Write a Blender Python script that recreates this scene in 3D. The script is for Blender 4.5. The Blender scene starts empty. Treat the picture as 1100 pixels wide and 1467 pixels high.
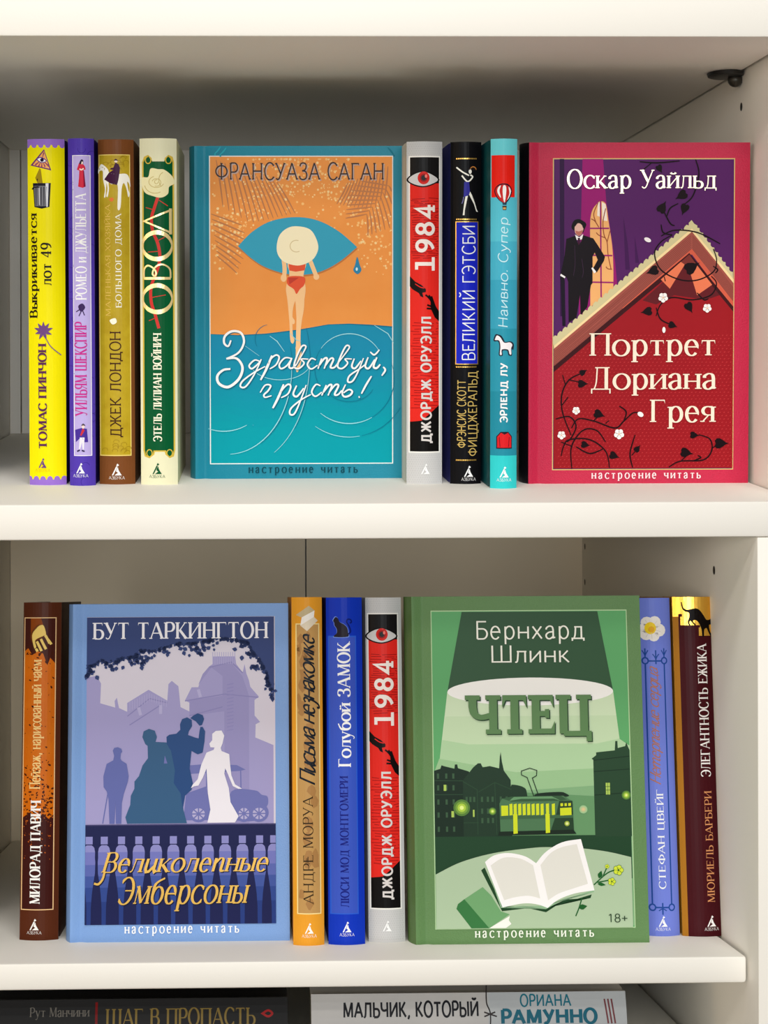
import bpy, bmesh, math, random
from mathutils import Vector, Matrix
from mathutils.geometry import tessellate_polygon

# ------------------------------------------------------------------ scene, camera, light
S = bpy.context.scene
COL = S.collection
F = 2600.0                      # focal length in pixels of the 1100-wide frame
PPX, PPY = 419.0, 520.0         # principal point (the lens is shifted)
D = 0.992                       # camera distance to the front edges of the shelves
ZH = 1.30                       # camera height above the floor
YAW, ROLL = math.radians(1.3), math.radians(0.16)
CAM = Vector((0.0, -D, ZH))
_f = Vector((math.sin(YAW), math.cos(YAW), 0)); _r0 = Vector((math.cos(YAW), -math.sin(YAW), 0)); _u0 = Vector((0, 0, 1))
_r = _r0 * math.cos(ROLL) - _u0 * math.sin(ROLL)
_u = _u0 * math.cos(ROLL) + _r0 * math.sin(ROLL)
cd = bpy.data.cameras.new('camera'); cam = bpy.data.objects.new('camera', cd); COL.objects.link(cam)
cd.sensor_fit = 'HORIZONTAL'; cd.sensor_width = 36.0; cd.lens = 36.0 * F / 1100.0
cd.shift_x = (550.0 - PPX) / 1100.0; cd.shift_y = (PPY - 733.5) / 1100.0
cd.clip_start = 0.02; cd.clip_end = 60
cam.matrix_world = Matrix(((_r.x, _u.x, -_f.x, CAM.x), (_r.y, _u.y, -_f.y, CAM.y), (_r.z, _u.z, -_f.z, CAM.z), (0, 0, 0, 1)))
S.camera = cam
S.view_settings.view_transform = 'Standard'; S.view_settings.look = 'None'
S.view_settings.gamma = 1.0; S.view_settings.use_curve_mapping = False
S.view_settings.exposure = -0.02

w = bpy.data.worlds.new('shop_light'); S.world = w; w.use_nodes = True
w.node_tree.nodes['Background'].inputs[0].default_value = (1.0, 0.965, 0.92, 1)
w.node_tree.nodes['Background'].inputs[1].default_value = 0.17

def lamp(name, loc, target, sx, sy, power, col=(1, 0.94, 0.86)):
    l = bpy.data.lights.new(name, 'AREA'); l.shape = 'RECTANGLE'; l.size = sx; l.size_y = sy; l.energy = power; l.color = col
    o = bpy.data.objects.new(name, l); COL.objects.link(o); o.location = loc
    o.rotation_euler = (Vector(target) - Vector(loc)).to_track_quat('-Z', 'Y').to_euler()
    return o
lamp('ceiling_spot', (-0.55, -1.75, 2.5), (0.05, 0, 1.2), 0.16, 0.16, 8, (1, 0.9, 0.78))
lamp('ceiling_panel', (0.15, -1.1, 2.9), (0.1, 0, 1.2), 0.7, 0.4, 16, (1, 0.98, 0.95))
lamp('far_ceiling_panels', (0.2, -5.0, 2.55), (0.0, 0, 1.2), 2.4, 0.9, 14, (0.95, 0.99, 1.0))
lamp('added_front_fill', (0.1, -5.0, 1.72), (0.0, 0, 1.2), 2.2, 1.0, 98, (0.95, 0.99, 1.02))  # unseen low fill light, added to brighten the back panels
lamp('added_left_fill', (-2.6, -4.4, 1.5), (0.0, 0, 1.2), 1.5, 1.3, 28, (1, 0.95, 0.86))  # second unseen fill from the left, added for the deep interior
lamp('added_warm_fill', (-2.3, -2.1, 1.45), (0.15, 0.1, 1.2), 0.5, 0.5, 9, (1, 0.7, 0.4))  # added warm fill that brightens the right side walls

# ------------------------------------------------------------------ helpers
def ray(px, py):
    return _f + _r * ((px - PPX) / F) - _u * ((py - PPY) / F)
def at(px, py, Y=0.0):          # the world point seen at a photo position, at depth Y
    d = ray(px, py); t = (Y - CAM.y) / d.y
    return CAM + d * t
def lin(c):
    c = c / 255.0
    return c / 12.92 if c <= 0.04045 else ((c + 0.055) / 1.055) ** 2.4
MATS = {}
def mat(rgb, rough=0.42, metal=0.0, bump=0.0, scale=900.0, gain=1.0, spec=0.5, name=None, mix=None):
    key = (tuple(rgb), rough, metal, bump, scale, gain, spec, mix)
    if key in MATS: return MATS[key]
    m = bpy.data.materials.new(name or 'print_%d_%d_%d' % tuple(rgb)); m.use_nodes = True
    nt = m.node_tree; p = nt.nodes['Principled BSDF']
    c = [min(0.9, lin(v) * gain) for v in rgb]
    p.inputs['Base Color'].default_value = (*c, 1); p.inputs['Roughness'].default_value = rough
    p.inputs['Metallic'].default_value = metal; p.inputs['Specular IOR Level'].default_value = spec
    if bump or mix:
        tc = nt.nodes.new('ShaderNodeTexCoord'); nz = nt.nodes.new('ShaderNodeTexNoise')
        nz.inputs['Scale'].default_value = scale; nz.inputs['Detail'].default_value = 3
        nt.links.new(tc.outputs['Object'], nz.inputs['Vector'])
        if bump:
            b = nt.nodes.new('ShaderNodeBump'); b.inputs['Strength'].default_value = bump; b.inputs['Distance'].default_value = 0.0004
            nt.links.new(nz.outputs['Fac'], b.inputs['Height']); nt.links.new(b.outputs['Normal'], p.inputs['Normal'])
        if mix:
            mx = nt.nodes.new('ShaderNodeMix'); mx.data_type = 'RGBA'
            mx.inputs[6].default_value = (*c, 1); mx.inputs[7].default_value = (*[min(0.9, lin(v) * gain) for v in mix], 1)
            nt.links.new(nz.outputs['Fac'], mx.inputs[0]); nt.links.new(mx.outputs[2], p.inputs['Base Color'])
    MATS[key] = m
    return m
def foil(rgb, rough=0.3):
    return mat(rgb, rough, 0.6, 0, 900, 1.0, 0.5, 'foil_%d' % rgb[0])
LAMINATE = mat((243, 240, 232), 0.5, 0, 0.12, 700, 1.0, 0.4, 'white_laminate')
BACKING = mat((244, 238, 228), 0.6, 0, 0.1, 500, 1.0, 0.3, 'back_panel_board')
PAPER = mat((236, 226, 204), 0.8, 0, 0.3, 1500, 1.0, 0.2, 'page_edges')
BLACKP = mat((18, 17, 16), 0.45, 0, 0, 900, 1.0, 0.5, 'black_plastic')

def link(name, me, parent=None):
    o = bpy.data.objects.new(name, me); COL.objects.link(o)
    if parent is not None: o.parent = parent
    return o
def from_bm(name, bm, mats, parent=None, smooth=None):
    me = bpy.data.meshes.new(name); bm.to_mesh(me); bm.free()
    for m in (mats if isinstance(mats, (list, tuple)) else [mats]): me.materials.append(m)
    if smooth is not None:
        me.polygons.foreach_set('use_smooth', [True] * len(me.polygons)); me.set_sharp_from_angle(angle=math.radians(smooth))
    return link(name, me, parent)
def hexa(name, c8, m, parent=None, bevel=0.0):   # c8: bottom loop 4, top loop 4
    bm = bmesh.new(); v = [bm.verts.new(p) for p in c8]
    for q in ((3, 2, 1, 0), (4, 5, 6, 7), (0, 1, 5, 4), (1, 2, 6, 5), (2, 3, 7, 6), (3, 0, 4, 7)): bm.faces.new([v[i] for i in q])
    bmesh.ops.recalc_face_normals(bm, faces=bm.faces)
    if bevel: bmesh.ops.bevel(bm, geom=bm.edges[:], offset=bevel, segments=2, affect='EDGES', profile=0.5)
    return from_bm(name, bm, m, parent, 40 if bevel else None)
def box(name, x0, x1, y0, y1, z0, z1, m, parent=None, bevel=0.0):
    return hexa(name, [(x0, y0, z0), (x1, y0, z0), (x1, y1, z0), (x0, y1, z0), (x0, y0, z1), (x1, y0, z1), (x1, y1, z1), (x0, y1, z1)], m, parent, bevel)
def empty(name, loc=(0, 0, 0)):
    o = bpy.data.objects.new(name, None); COL.objects.link(o); o.location = loc; o.empty_display_size = 0.02
    return o
def tag(o, label, cat, group=None):
    o['label'] = label; o['category'] = cat
    if group: o['group'] = group
    return o

# ------------------------------------------------------------------ the shelving unit
DEP = 0.53
zc = at(550, 52.5).z                                     # underside of the top board
z2t, z2b = at(550, 720.5).z, at(550, 772).z              # middle board
T2, T3 = math.radians(2.0), math.radians(-7.3)           # the two boards sit slightly out of level
YF3 = 0.018
z3t, z3b = at(550, 1375, YF3).z, at(550, 1414, YF3).z
XU, XL = at(1148, 52).x, at(1085.5, 1100).x              # inner faces of the upper and lower right sides
XLEFT = at(-172, 733).x
SH = {'upper': (0.0, z2t, T2), 'lower': (YF3, z3t, T3)}
def shelf_hit(px, py, sh):                               # where the sight line meets a shelf's top
    y0, z0, th = SH[sh]; d = ray(px, py); k = math.tan(th)
    t = (z0 + (CAM.y - y0) * k - CAM.z) / (d.z - d.y * k)
    return CAM + d * t
def board(name, x0, x1, yf, yb, zt, zb, th, bevel=0.0015, tilt_bottom=True, parent=None):
    k = math.tan(th) * (yb - yf); kb = k if tilt_bottom else min(k, 0)
    return hexa(name, [(x0, yf, zb), (x1, yf, zb), (x1, yb, zb + kb), (x0, yb, zb + kb), (x0, yf, zt), (x1, yf, zt), (x1, yb, zt + k), (x0, yb, zt + k)], LAMINATE, parent, bevel)
t = tag(board('shelf_board', XLEFT + .001, XU - 0.0015, 0.0, DEP, zc + 0.032, zc, 0), 'white top shelf board seen from below, above the upper row of books', 'shelf', 'shelf boards')
t = tag(board('shelf_board', XLEFT + .001, XU - 0.0005, 0.0, DEP - .002, z2t, z2b, T2, tilt_bottom=False), 'white middle shelf board carrying the upper row of books', 'shelf', 'shelf boards')
t = tag(board('shelf_board', XLEFT + .001, XL - 0.0014, YF3, DEP - .002, z3t, z3b, T3, 0.002), 'white lower shelf board with rounded front corner, carrying the second row of books', 'shelf', 'shelf boards')
ZB = z3b - 0.062                                         # the shelf out of frame below
t = tag(board('shelf_board', XLEFT + .001, XL - 0.0014, 0.02, DEP - .002, ZB, ZB - 0.02, T3), 'white shelf board under the lying books at the bottom', 'shelf', 'shelf boards')
ZF = ZB - .10
sp = empty('side_panel', (XU, 0, ZF)); tag(sp, 'white right side panel of the bookcase with drilled pin holes', 'side panel')
def relp(o): o.matrix_parent_inverse = Matrix.Translation(-o.parent.location)
def panel_with_holes(name, x, th, z0, z1, holes):
    o = box(name, x, x + th, 0.0, DEP, z0, z1, LAMINATE, sp, 0.0008); relp(o)
    for (hy, hz) in holes:
        bm = bmesh.new()
        n = 18; r = 0.0026
        a = [bm.verts.new((x - 0.0002, hy + r * math.cos(i * 6.2832 / n), hz + r * math.sin(i * 6.2832 / n))) for i in range(n)]
        b = [bm.verts.new((x - 0.0002, hy + r * .8 * math.cos(i * 6.2832 / n), hz + r * .8 * math.sin(i * 6.2832 / n))) for i in range(n)]
        for i in range(n): bm.faces.new((a[i], a[(i + 1) % n], b[(i + 1) % n], b[i]))
        bm.faces.new(b)
        h = from_bm('pin_hole', bm, BLACKP, sp); relp(h)
def on_wall(px, py, x):
    d = ray(px, py); t = (x - CAM.x) / d.x; p = CAM + d * t
    return (p.y, p.z)
panel_with_holes('upper_side', XU, 0.02, z2b, zc + 0.06, [on_wall(1062, 153, XU)])
panel_with_holes('lower_side', XL, 0.05, ZF, z2b - 0.0003, [on_wall(1023, 817, XL), on_wall(838, 783, XL), on_wall(838, 834, XL)])
box('left_side_panel', XLEFT - 0.02, XLEFT, 0.0, DEP, ZF, zc + 0.06, LAMINATE, None, 0.0008)
tag(bpy.data.objects['left_side_panel'], 'white left side panel of the bookcase', 'side panel')
# a small dark shelf support under the top board and its cam further back
def support(px, py, label):
    y, z = on_wall(px, py, XU)
    r = empty('shelf_support', (XU, y, zc)); tag(r, label, 'shelf support', 'dark shelf supports')
    bm = bmesh.new(); n = 20
    def ring(R, zz): return [bm.verts.new((-0.010 + R * math.cos(i * 6.2832 / n), R * 1.3 * math.sin(i * 6.2832 / n), zz)) for i in range(n)]
    A, B, C_ = ring(.011, -.0002), ring(.0105, -.0022), ring(.008, -.003)
    for P, Q in ((A, B), (B, C_)):
        for i in range(n): bm.faces.new((P[i], P[(i + 1) % n], Q[(i + 1) % n], Q[i]))
    bm.faces.new(C_)
    bmesh.ops.recalc_face_normals(bm, faces=bm.faces)
    from_bm('cam_cover', bm, BLACKP, r, 40)
    bm = bmesh.new()
    bmesh.ops.create_uvsphere(bm, u_segments=14, v_segments=8, radius=.0045, matrix=Matrix.Translation((-0.004, 0, -.0045)))
    from_bm('pin', bm, mat((70, 68, 62), .35, .6, name='dark_pin'), r, 60)
support(1062, 88, 'dark oval shelf support under the top board near the upper right corner')
support(872, 200, 'dark shelf support under the top board, far back above the crimson book')
# back panels with narrow seams
BACKING_LOW = mat((244, 226, 196), 0.6, 0, 0.1, 500, 1.0, 0.3, 'back_board_warm_light')  # same board as above, with warm light put into its colour
def backs(xs, z0, z1, low):
    for i in range(len(xs) - 1):
        o = box('back_panel', xs[i] + 0.0006, xs[i + 1] - 0.0006, DEP, DEP + 0.005, z0, z1, BACKING_LOW if low else BACKING)
        yield o
bk = list(backs([XLEFT, at(30, 400, DEP).x, XU + .02], z2t + math.tan(T2) * DEP, zc + .03, 0))
tag(bk[0], 'pale back panel strip at the left edge behind the upper row', 'back panel'); tag(bk[1], 'wide pale back panel behind the upper row of books', 'back panel')
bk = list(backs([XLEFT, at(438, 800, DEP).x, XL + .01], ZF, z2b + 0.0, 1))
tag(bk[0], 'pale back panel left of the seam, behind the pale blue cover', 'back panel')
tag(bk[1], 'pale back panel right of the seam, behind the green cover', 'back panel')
fl = box('floor', -3, 3, -8, .64, -0.02, 0.0, mat((150, 135, 115), .6, 0, 0, 900, 1, .3, 'shop_floor', (120, 108, 92))); fl['kind'] = 'structure'
wl = box('wall_back', -3, 3, DEP + .012, DEP + .112, 0.0, 3.0, mat((214, 210, 200), .7, 0, 0, 900, 1, .3, 'wall_paint')); wl['kind'] = 'structure'
pl = box('plinth', XLEFT - .02, XU + .05, .02, DEP, 0.0, ZF - .0005, LAMINATE); tag(pl, 'white closed base of the bookcase under the shelves', 'cabinet')

# ------------------------------------------------------------------ lettering made of pen strokes
def arc(cx, cy, rx, ry, a0, a1, n=18):
    return [(cx + rx * math.cos(math.radians(a0 + (a1 - a0) * i / n)), cy + ry * math.sin(math.radians(a0 + (a1 - a0) * i / n))) for i in range(n + 1)]
def bowl(x0, y0, y1, xr):
    ym, r = (y0 + y1) / 2, (y1 - y0) / 2; xm = max(x0 + .05, xr - r * .8)
    return [(x0, y1), (xm, y1)] + arc(xm, ym, xr - xm, r, 80, -80, 12) + [(xm, y0), (x0, y0)]
def cr(pts, n=6, closed=False):
    P = [Vector(p[:2]) for p in pts]; out = []; N = len(P)
    if N < 3: return [tuple(p) for p in P]
    rng = range(N) if closed else range(N - 1)
    for i in rng:
        if closed: a, b, c, d = P[i - 1], P[i], P[(i + 1) % N], P[(i + 2) % N]
        else: a, b, c, d = P[max(i - 1, 0)], P[i], P[i + 1], P[min(i + 2, N - 1)]
        for k in range(n):
            s = k / n
            out.append(tuple(0.5 * ((2 * b) + (c - a) * s + (2 * a - 5 * b + 4 * c - d) * s * s + (3 * b - a - 3 * c + d) * s ** 3)))
    if not closed: out.append(tuple(P[-1]))
    return out
ST, H, C = 'T', 'h', 'c'
def stem(x, y0=0, y1=1, f='ab'): return (ST, [(x, y0), (x, y1)], f)
G = {
 'А': (.76, [(H, [(.03, 0), (.37, 1)], 'a'), (ST, [(.37, 1), (.71, 0)], 'b'), (H, [(.14, .34), (.6, .34)], '')]),
 'Б': (.62, [stem(.1), (H, [(.1, 1), (.54, 1)], 'd'), (C, bowl(.1, 0, .56, .58), '')]),
 'В': (.64, [stem(.1), (C, bowl(.1, .53, 1, .53), ''), (C, bowl(.1, 0, .53, .6), '')]),
 'Г': (.58, [stem(.1), (H, [(.1, 1), (.55, 1)], 'd')]),
 'Д': (.78, [(H, [(.05, -.2), (.05, 0), (.74, 0), (.74, -.2)], ''), (H, cr([(.14, 0), (.22, .3), (.26, 1)]), ''), stem(.6, 0, 1, 'b'), (H, [(.18, 1), (.62, 1)], '')]),
 'Е': (.6, [stem(.1), (H, [(.1, 1), (.54, 1)], 'd'), (H, [(.1, .52), (.44, .52)], 'e'), (H, [(.1, 0), (.57, 0)], 'u')]),
 'Ж': (.98, [stem(.49), (H, [(.49, .52), (.36, .55), (.1, 1)], 'b'), (H, [(.49, .52), (.62, .55), (.88, 1)], 'b'), (ST, [(.36, .55), (.06, 0)], 'b'), (ST, [(.62, .55), (.92, 0)], 'b')]),
 'З': (.6, [(C, cr([(.08, .8), (.14, .95), (.29, 1), (.47, .93), (.49, .74), (.4, .58), (.22, .53)]), ''), (C, cr([(.22, .53), (.45, .48), (.54, .28), (.47, .07), (.28, 0), (.1, .06), (.05, .22)]), '')]),
 'И': (.76, [stem(.1), stem(.66), (H, [(.1, .05), (.66, .95)], '')]),
 'Й': (.76, [stem(.1), stem(.66), (H, [(.1, .05), (.66, .95)], ''), (C, arc(.38, 1.27, .15, .13, 190, 350, 10), '')]),
 'К': (.68, [stem(.1), (H, [(.1, .48), (.24, .52), (.56, 1)], 'b'), (ST, [(.24, .52), (.62, 0)], 'b')]),
 'Л': (.72, [(H, cr([(.02, .06), (.08, .02), (.15, .2), (.2, 1)]), ''), stem(.6, 0, 1, 'a'), (H, [(.12, 1), (.68, 1)], '')]),
 'М': (.92, [(H, [(.1, 0), (.13, 1)], 'ab'), (ST, [(.13, 1), (.45, .05)], ''), (H, [(.45, .05), (.77, 1)], ''), (ST, [(.79, 1), (.81, 0)], 'ab')]),
 'Н': (.76, [stem(.1), stem(.66), (H, [(.1, .51), (.66, .51)], '')]),
 'О': (.78, [(C, arc(.39, .5, .34, .52, 90, 450, 32), '')]),
 'П': (.76, [stem(.1), stem(.66), (H, [(.1, 1), (.66, 1)], '')]),
 'Р': (.6, [stem(.1), (C, bowl(.1, .45, 1, .56), '')]),
 'С': (.68, [(C, arc(.39, .5, .34, .52, 45, 315, 26), 's')]),
 'Т': (.68, [stem(.34, 0, 1, 'a'), (H, [(.34, 1), (.64, 1)], 'd'), (H, [(.34, 1), (.04, 1)], 'd')]),
 'У': (.68, [(ST, [(.06, 1), (.37, .34)], 'a'), (H, [(.62, 1), (.37, .34)] + cr([(.37, .34), (.27, .08), (.16, 0), (.06, .08)]), 'a')]),
 'Ф': (.9, [stem(.45), (C, arc(.45, .5, .38, .34, 90, 450, 30), '')]),
 'Х': (.7, [(ST, [(.08, 1), (.62, 0)], 'ab'), (H, [(.06, 0), (.6, 1)], 'ab')]),
 'Ц': (.78, [stem(.1, 0, 1, 'b'), stem(.62, 0, 1, 'b'), (H, [(.1, 0), (.74, 0), (.74, -.2)], '')]),
 'Ч': (.7, [stem(.6), (C, [(.08, 1)] + cr([(.08, .7), (.13, .52), (.3, .43), (.6, .5)]), 'a')]),
 'Ш': (1.08, [stem(.1, 0, 1, 'b'), stem(.54, 0, 1, 'b'), stem(.98, 0, 1, 'b'), (H, [(.1, 0), (.98, 0)], '')]),
 'Ы': (.88, [stem(.1), stem(.78), (C, bowl(.1, 0, .55, .56), '')]),
 'Ь': (.62, [stem(.1), (C, bowl(.1, 0, .55, .58), '')]),
 'Э': (.68, [(C, arc(.29, .5, .34, .52, 135, -135, 26), 's'), (H, [(.25, .51), (.6, .51)], '')]),
 'Ю': (1.06, [stem(.1), (H, [(.1, .51), (.36, .51)], ''), (C, arc(.68, .5, .32, .52, 90, 450, 32), '')]),
 'Я': (.64, [stem(.54), (C, [(.64 - x, y) for x, y in bowl(.1, .45, 1, .56)], ''), (H, [(.36, .46), (.06, 0)], 'b')]),
 ',': (.22, [(C, cr([(.1, .1), (.14, .02), (.06, -.16)]), '')]),
 '.': (.2, [(ST, [(.1, 0), (.1, .12)], '')]),
 '1': (.5, [stem(.26, 0, 1, 'a'), (H, [(.26, 1), (.06, .82)], '')]),
 '4': (.62, [stem(.44, 0, 1, 'a'), (H, [(.44, 1), (.05, .3), (.58, .3)], '')]),
 '9': (.62, [(C, arc(.3, .68, .24, .32, 0, 360, 26), ''), (C, cr([(.54, .68), (.5, .3), (.36, .08), (.16, 0)]), '')]),
 '8': (.62, [(C, arc(.31, .75, .21, .25, 0, 360, 24), ''), (C, arc(.31, .26, .25, .27, 0, 360, 24), '')]),
 '+': (.6, [(ST, [(.3, .15), (.3, .75)], ''), (H, [(.02, .45), (.58, .45)], '')]),
 ' ': (.34, []),
}
XH = .68
GL = {
 'а': (.52, [(ST, [(.42, 0), (.42, .48)] , ''), (C, cr([(.42, .46), (.38, .64), (.24, .69), (.1, .6), (.08, .5)]), ''), (C, cr([(.42, .38), (.2, .34), (.07, .2), (.12, .03), (.26, -.01), (.42, .12)]), ''), (H, [(.42, .02), (.52, .02)], '')]),
 'б': (.58, [(C, arc(.29, .32, .24, .33, 90, 450, 26), ''), (C, cr([(.05, .36), (.07, .7), (.22, .86), (.48, .98)]), '')]),
 'е': (.54, [(C, [(.06, .38), (.46, .38)] + arc(.27, .34, .21, .35, 5, 320, 24), '')]),
 'р': (.6, [(ST, [(.12, -.3), (.12, XH)], 'ab'), (C, arc(.32, .34, .22, .35, 160, -160, 24), '')]),
 'у': (.6, [(ST, [(.07, XH), (.32, .05)], 'a'), (H, [(.54, XH), (.32, .05)] + cr([(.32, .05), (.22, -.22), (.12, -.3), (.03, -.24)]), 'a')]),
 'ф': (.86, [(ST, [(.43, -.3), (.43, 1)], 'ab'), (C, arc(.43, .34, .36, .34, 90, 450, 26), '')]),
}
GC = {   # cursive forms
 'и': (.58, [(ST, [(.08, XH), (.08, .16)] + [(.14, .0), (.26, .02), (.46, .3)], ''), (ST, [(.48, XH), (.48, .12), (.54, .0), (.62, .08)], '')]),
 'й': (.58, [(ST, [(.08, XH), (.08, .16), (.14, .0), (.26, .02), (.46, .3)], ''), (ST, [(.48, XH), (.48, .12), (.54, .0), (.62, .08)], ''), (C, arc(.28, .95, .13, .12, 190, 350, 10), '')]),
 'п': (.58, [(ST, [(.1, 0), (.1, XH)], ''), (C, cr([(.1, .4), (.28, .66), (.42, .66), (.46, .5), (.46, .1), (.52, 0), (.6, .06)]), '')]),
 'т': (.9, [(ST, [(.08, 0), (.08, XH)], ''), (C, cr([(.08, .4), (.24, .66), (.36, .66), (.4, .5), (.4, 0)]), ''), (C, cr([(.4, .4), (.56, .66), (.7, .66), (.74, .5), (.74, .1), (.8, 0), (.88, .06)]), '')]),
 'в': (.52, [(C, cr([(.08, .3), (.12, .75), (.28, 1.0), (.36, .88), (.12, .5), (.06, .2), (.2, 0), (.4, .08), (.46, .3), (.36, .5), (.16, .5)]), '')]),
 'д': (.55, [(C, arc(.26, .33, .2, .33, 20, 380, 22), ''), (C, cr([(.48, XH), (.46, .1), (.4, -.2), (.24, -.32), (.1, -.22)]), '')]),
 'з': (.48, [(C, cr([(.1, .58), (.24, .68), (.38, .6), (.36, .42), (.2, .36)]), ''), (C, cr([(.2, .36), (.38, .28), (.38, .02), (.28, -.26), (.1, -.3), (.06, -.16)]), '')]),
 'г': (.44, [(C, cr([(.06, .54), (.14, .68), (.3, .62), (.36, .5), (.26, .4), (.12, .24), (.1, .06), (.24, 0), (.42, .12)]), '')]),
}
def pen(pts, wf):
    P = [Vector(p[:2]) for p in pts]; P = [p for i, p in enumerate(P) if i == 0 or (p - P[i - 1]).length > 1e-6]
    n = len(P); L, R = [], []
    if n < 2: return []
    closed = (P[0] - P[-1]).length < 1e-5
    for i in range(n):
        if closed and i in (0, n - 1): t0, t1 = P[-1] - P[-2], P[1] - P[0]
        else: t0 = P[i] - P[i - 1] if i else P[1] - P[0]; t1 = P[i + 1] - P[i] if i < n - 1 else t0
        t0 = t0.normalized(); t1 = t1.normalized(); tt = t0 + t1
        tt = tt.normalized() if tt.length > 1e-6 else t1
        k = 1.0 / max(.5, tt.dot(t1)); w = wf(i, n, tt) * .5 * k; nn = Vector((-tt.y, tt.x))
        L.append(P[i] + nn * w); R.append(P[i] - nn * w)
    return [[tuple(L[i]), tuple(L[i + 1]), tuple(R[i + 1]), tuple(R[i])] for i in range(n - 1)]
def letters(text, thick=.15, thin=.05, ser=.06, shear=0, cursive=False, gap=.08, xs=1.0):
    out = []; x = 0
    for ch in text:
        sx = sy = 1.0
        if cursive and ch in GC: wd, st = GC[ch]
        elif ch in GL: wd, st = GL[ch]
        elif ch in G: wd, st = G[ch]
        elif ch.upper() in G: wd, st = G[ch.upper()]; sx, sy = .82, XH
        else: continue
        sx *= xs
        nst = []
        for mode, pts, fl in st:
            q = [(x + a * sx, b * sy) for a, b in pts]
            if mode == ST: wf = lambda i, n, t: thick
            elif mode == H:
                wf = lambda i, n, t: thin
                if len(q) == 2 and abs(q[0][1] - q[1][1]) < 1e-6:
                    dy = -thin / 2 if q[0][1] > .9 * sy else (thin / 2 if q[0][1] < .1 else 0)
                    q = [(u, v + dy) for u, v in q]
            else: wf = lambda i, n, t: thin + (thick - thin) * abs(t.y) ** 1.4
            out += pen(q, wf)
            base = thick if mode == ST or mode == C else thin
            def bar(p, k=1.0):
                hw = base * .5 + ser * k
                y = p[1]; up = thin * .9; lo, hi = (y, y + up) if y < .4 * sy else (y - up, y)
                out.append([(p[0] - hw, lo), (p[0] + hw, lo), (p[0] + hw, hi), (p[0] - hw, hi)])
            if ser > 0:
                if 'a' in fl: bar(q[0])
                if 'b' in fl: bar(q[-1])
                for c_, s_ in (('d', -1), ('u', 1)):
                    if c_ in fl:
                        p = (q[-1][0], q[-1][1]); d = 1 if q[-1][0] > q[0][0] else -1; y0 = p[1] + (thin * .5 if s_ < 0 else -thin * .5)
                        out.append([(p[0] - d * thin * 1.0, y0), (p[0], y0), (p[0] + d * .01, y0 + s_ * (ser * 2.2 + thin)), (p[0] - d * thin * .6, y0 + s_ * thin)])
                if 'e' in fl:
                    p = q[-1]; out.append([(p[0] - thin * .8, p[1] + ser * 1.2), (p[0], p[1] + ser * 1.3), (p[0], p[1] - ser * 1.3), (p[0] - thin * .8, p[1] - ser * 1.2)])
                if 's' in fl:
                    for p in (q[0], q[-1]): out.append([(p[0] - thin * .6, p[1] - ser * 1.4), (p[0] + thin * .6, p[1] - ser * 1.4), (p[0] + thin * .6, p[1] + ser * 1.4), (p[0] - thin * .6, p[1] + ser * 1.4)])
        x += (wd + gap) * sx
    if shear: out = [[(a + b * shear, b) for a, b in p] for p in out]
    return out
def sans(text, w=.15, gap=.1): return letters(text, w, w * .94, 0, 0, False, gap)

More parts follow.
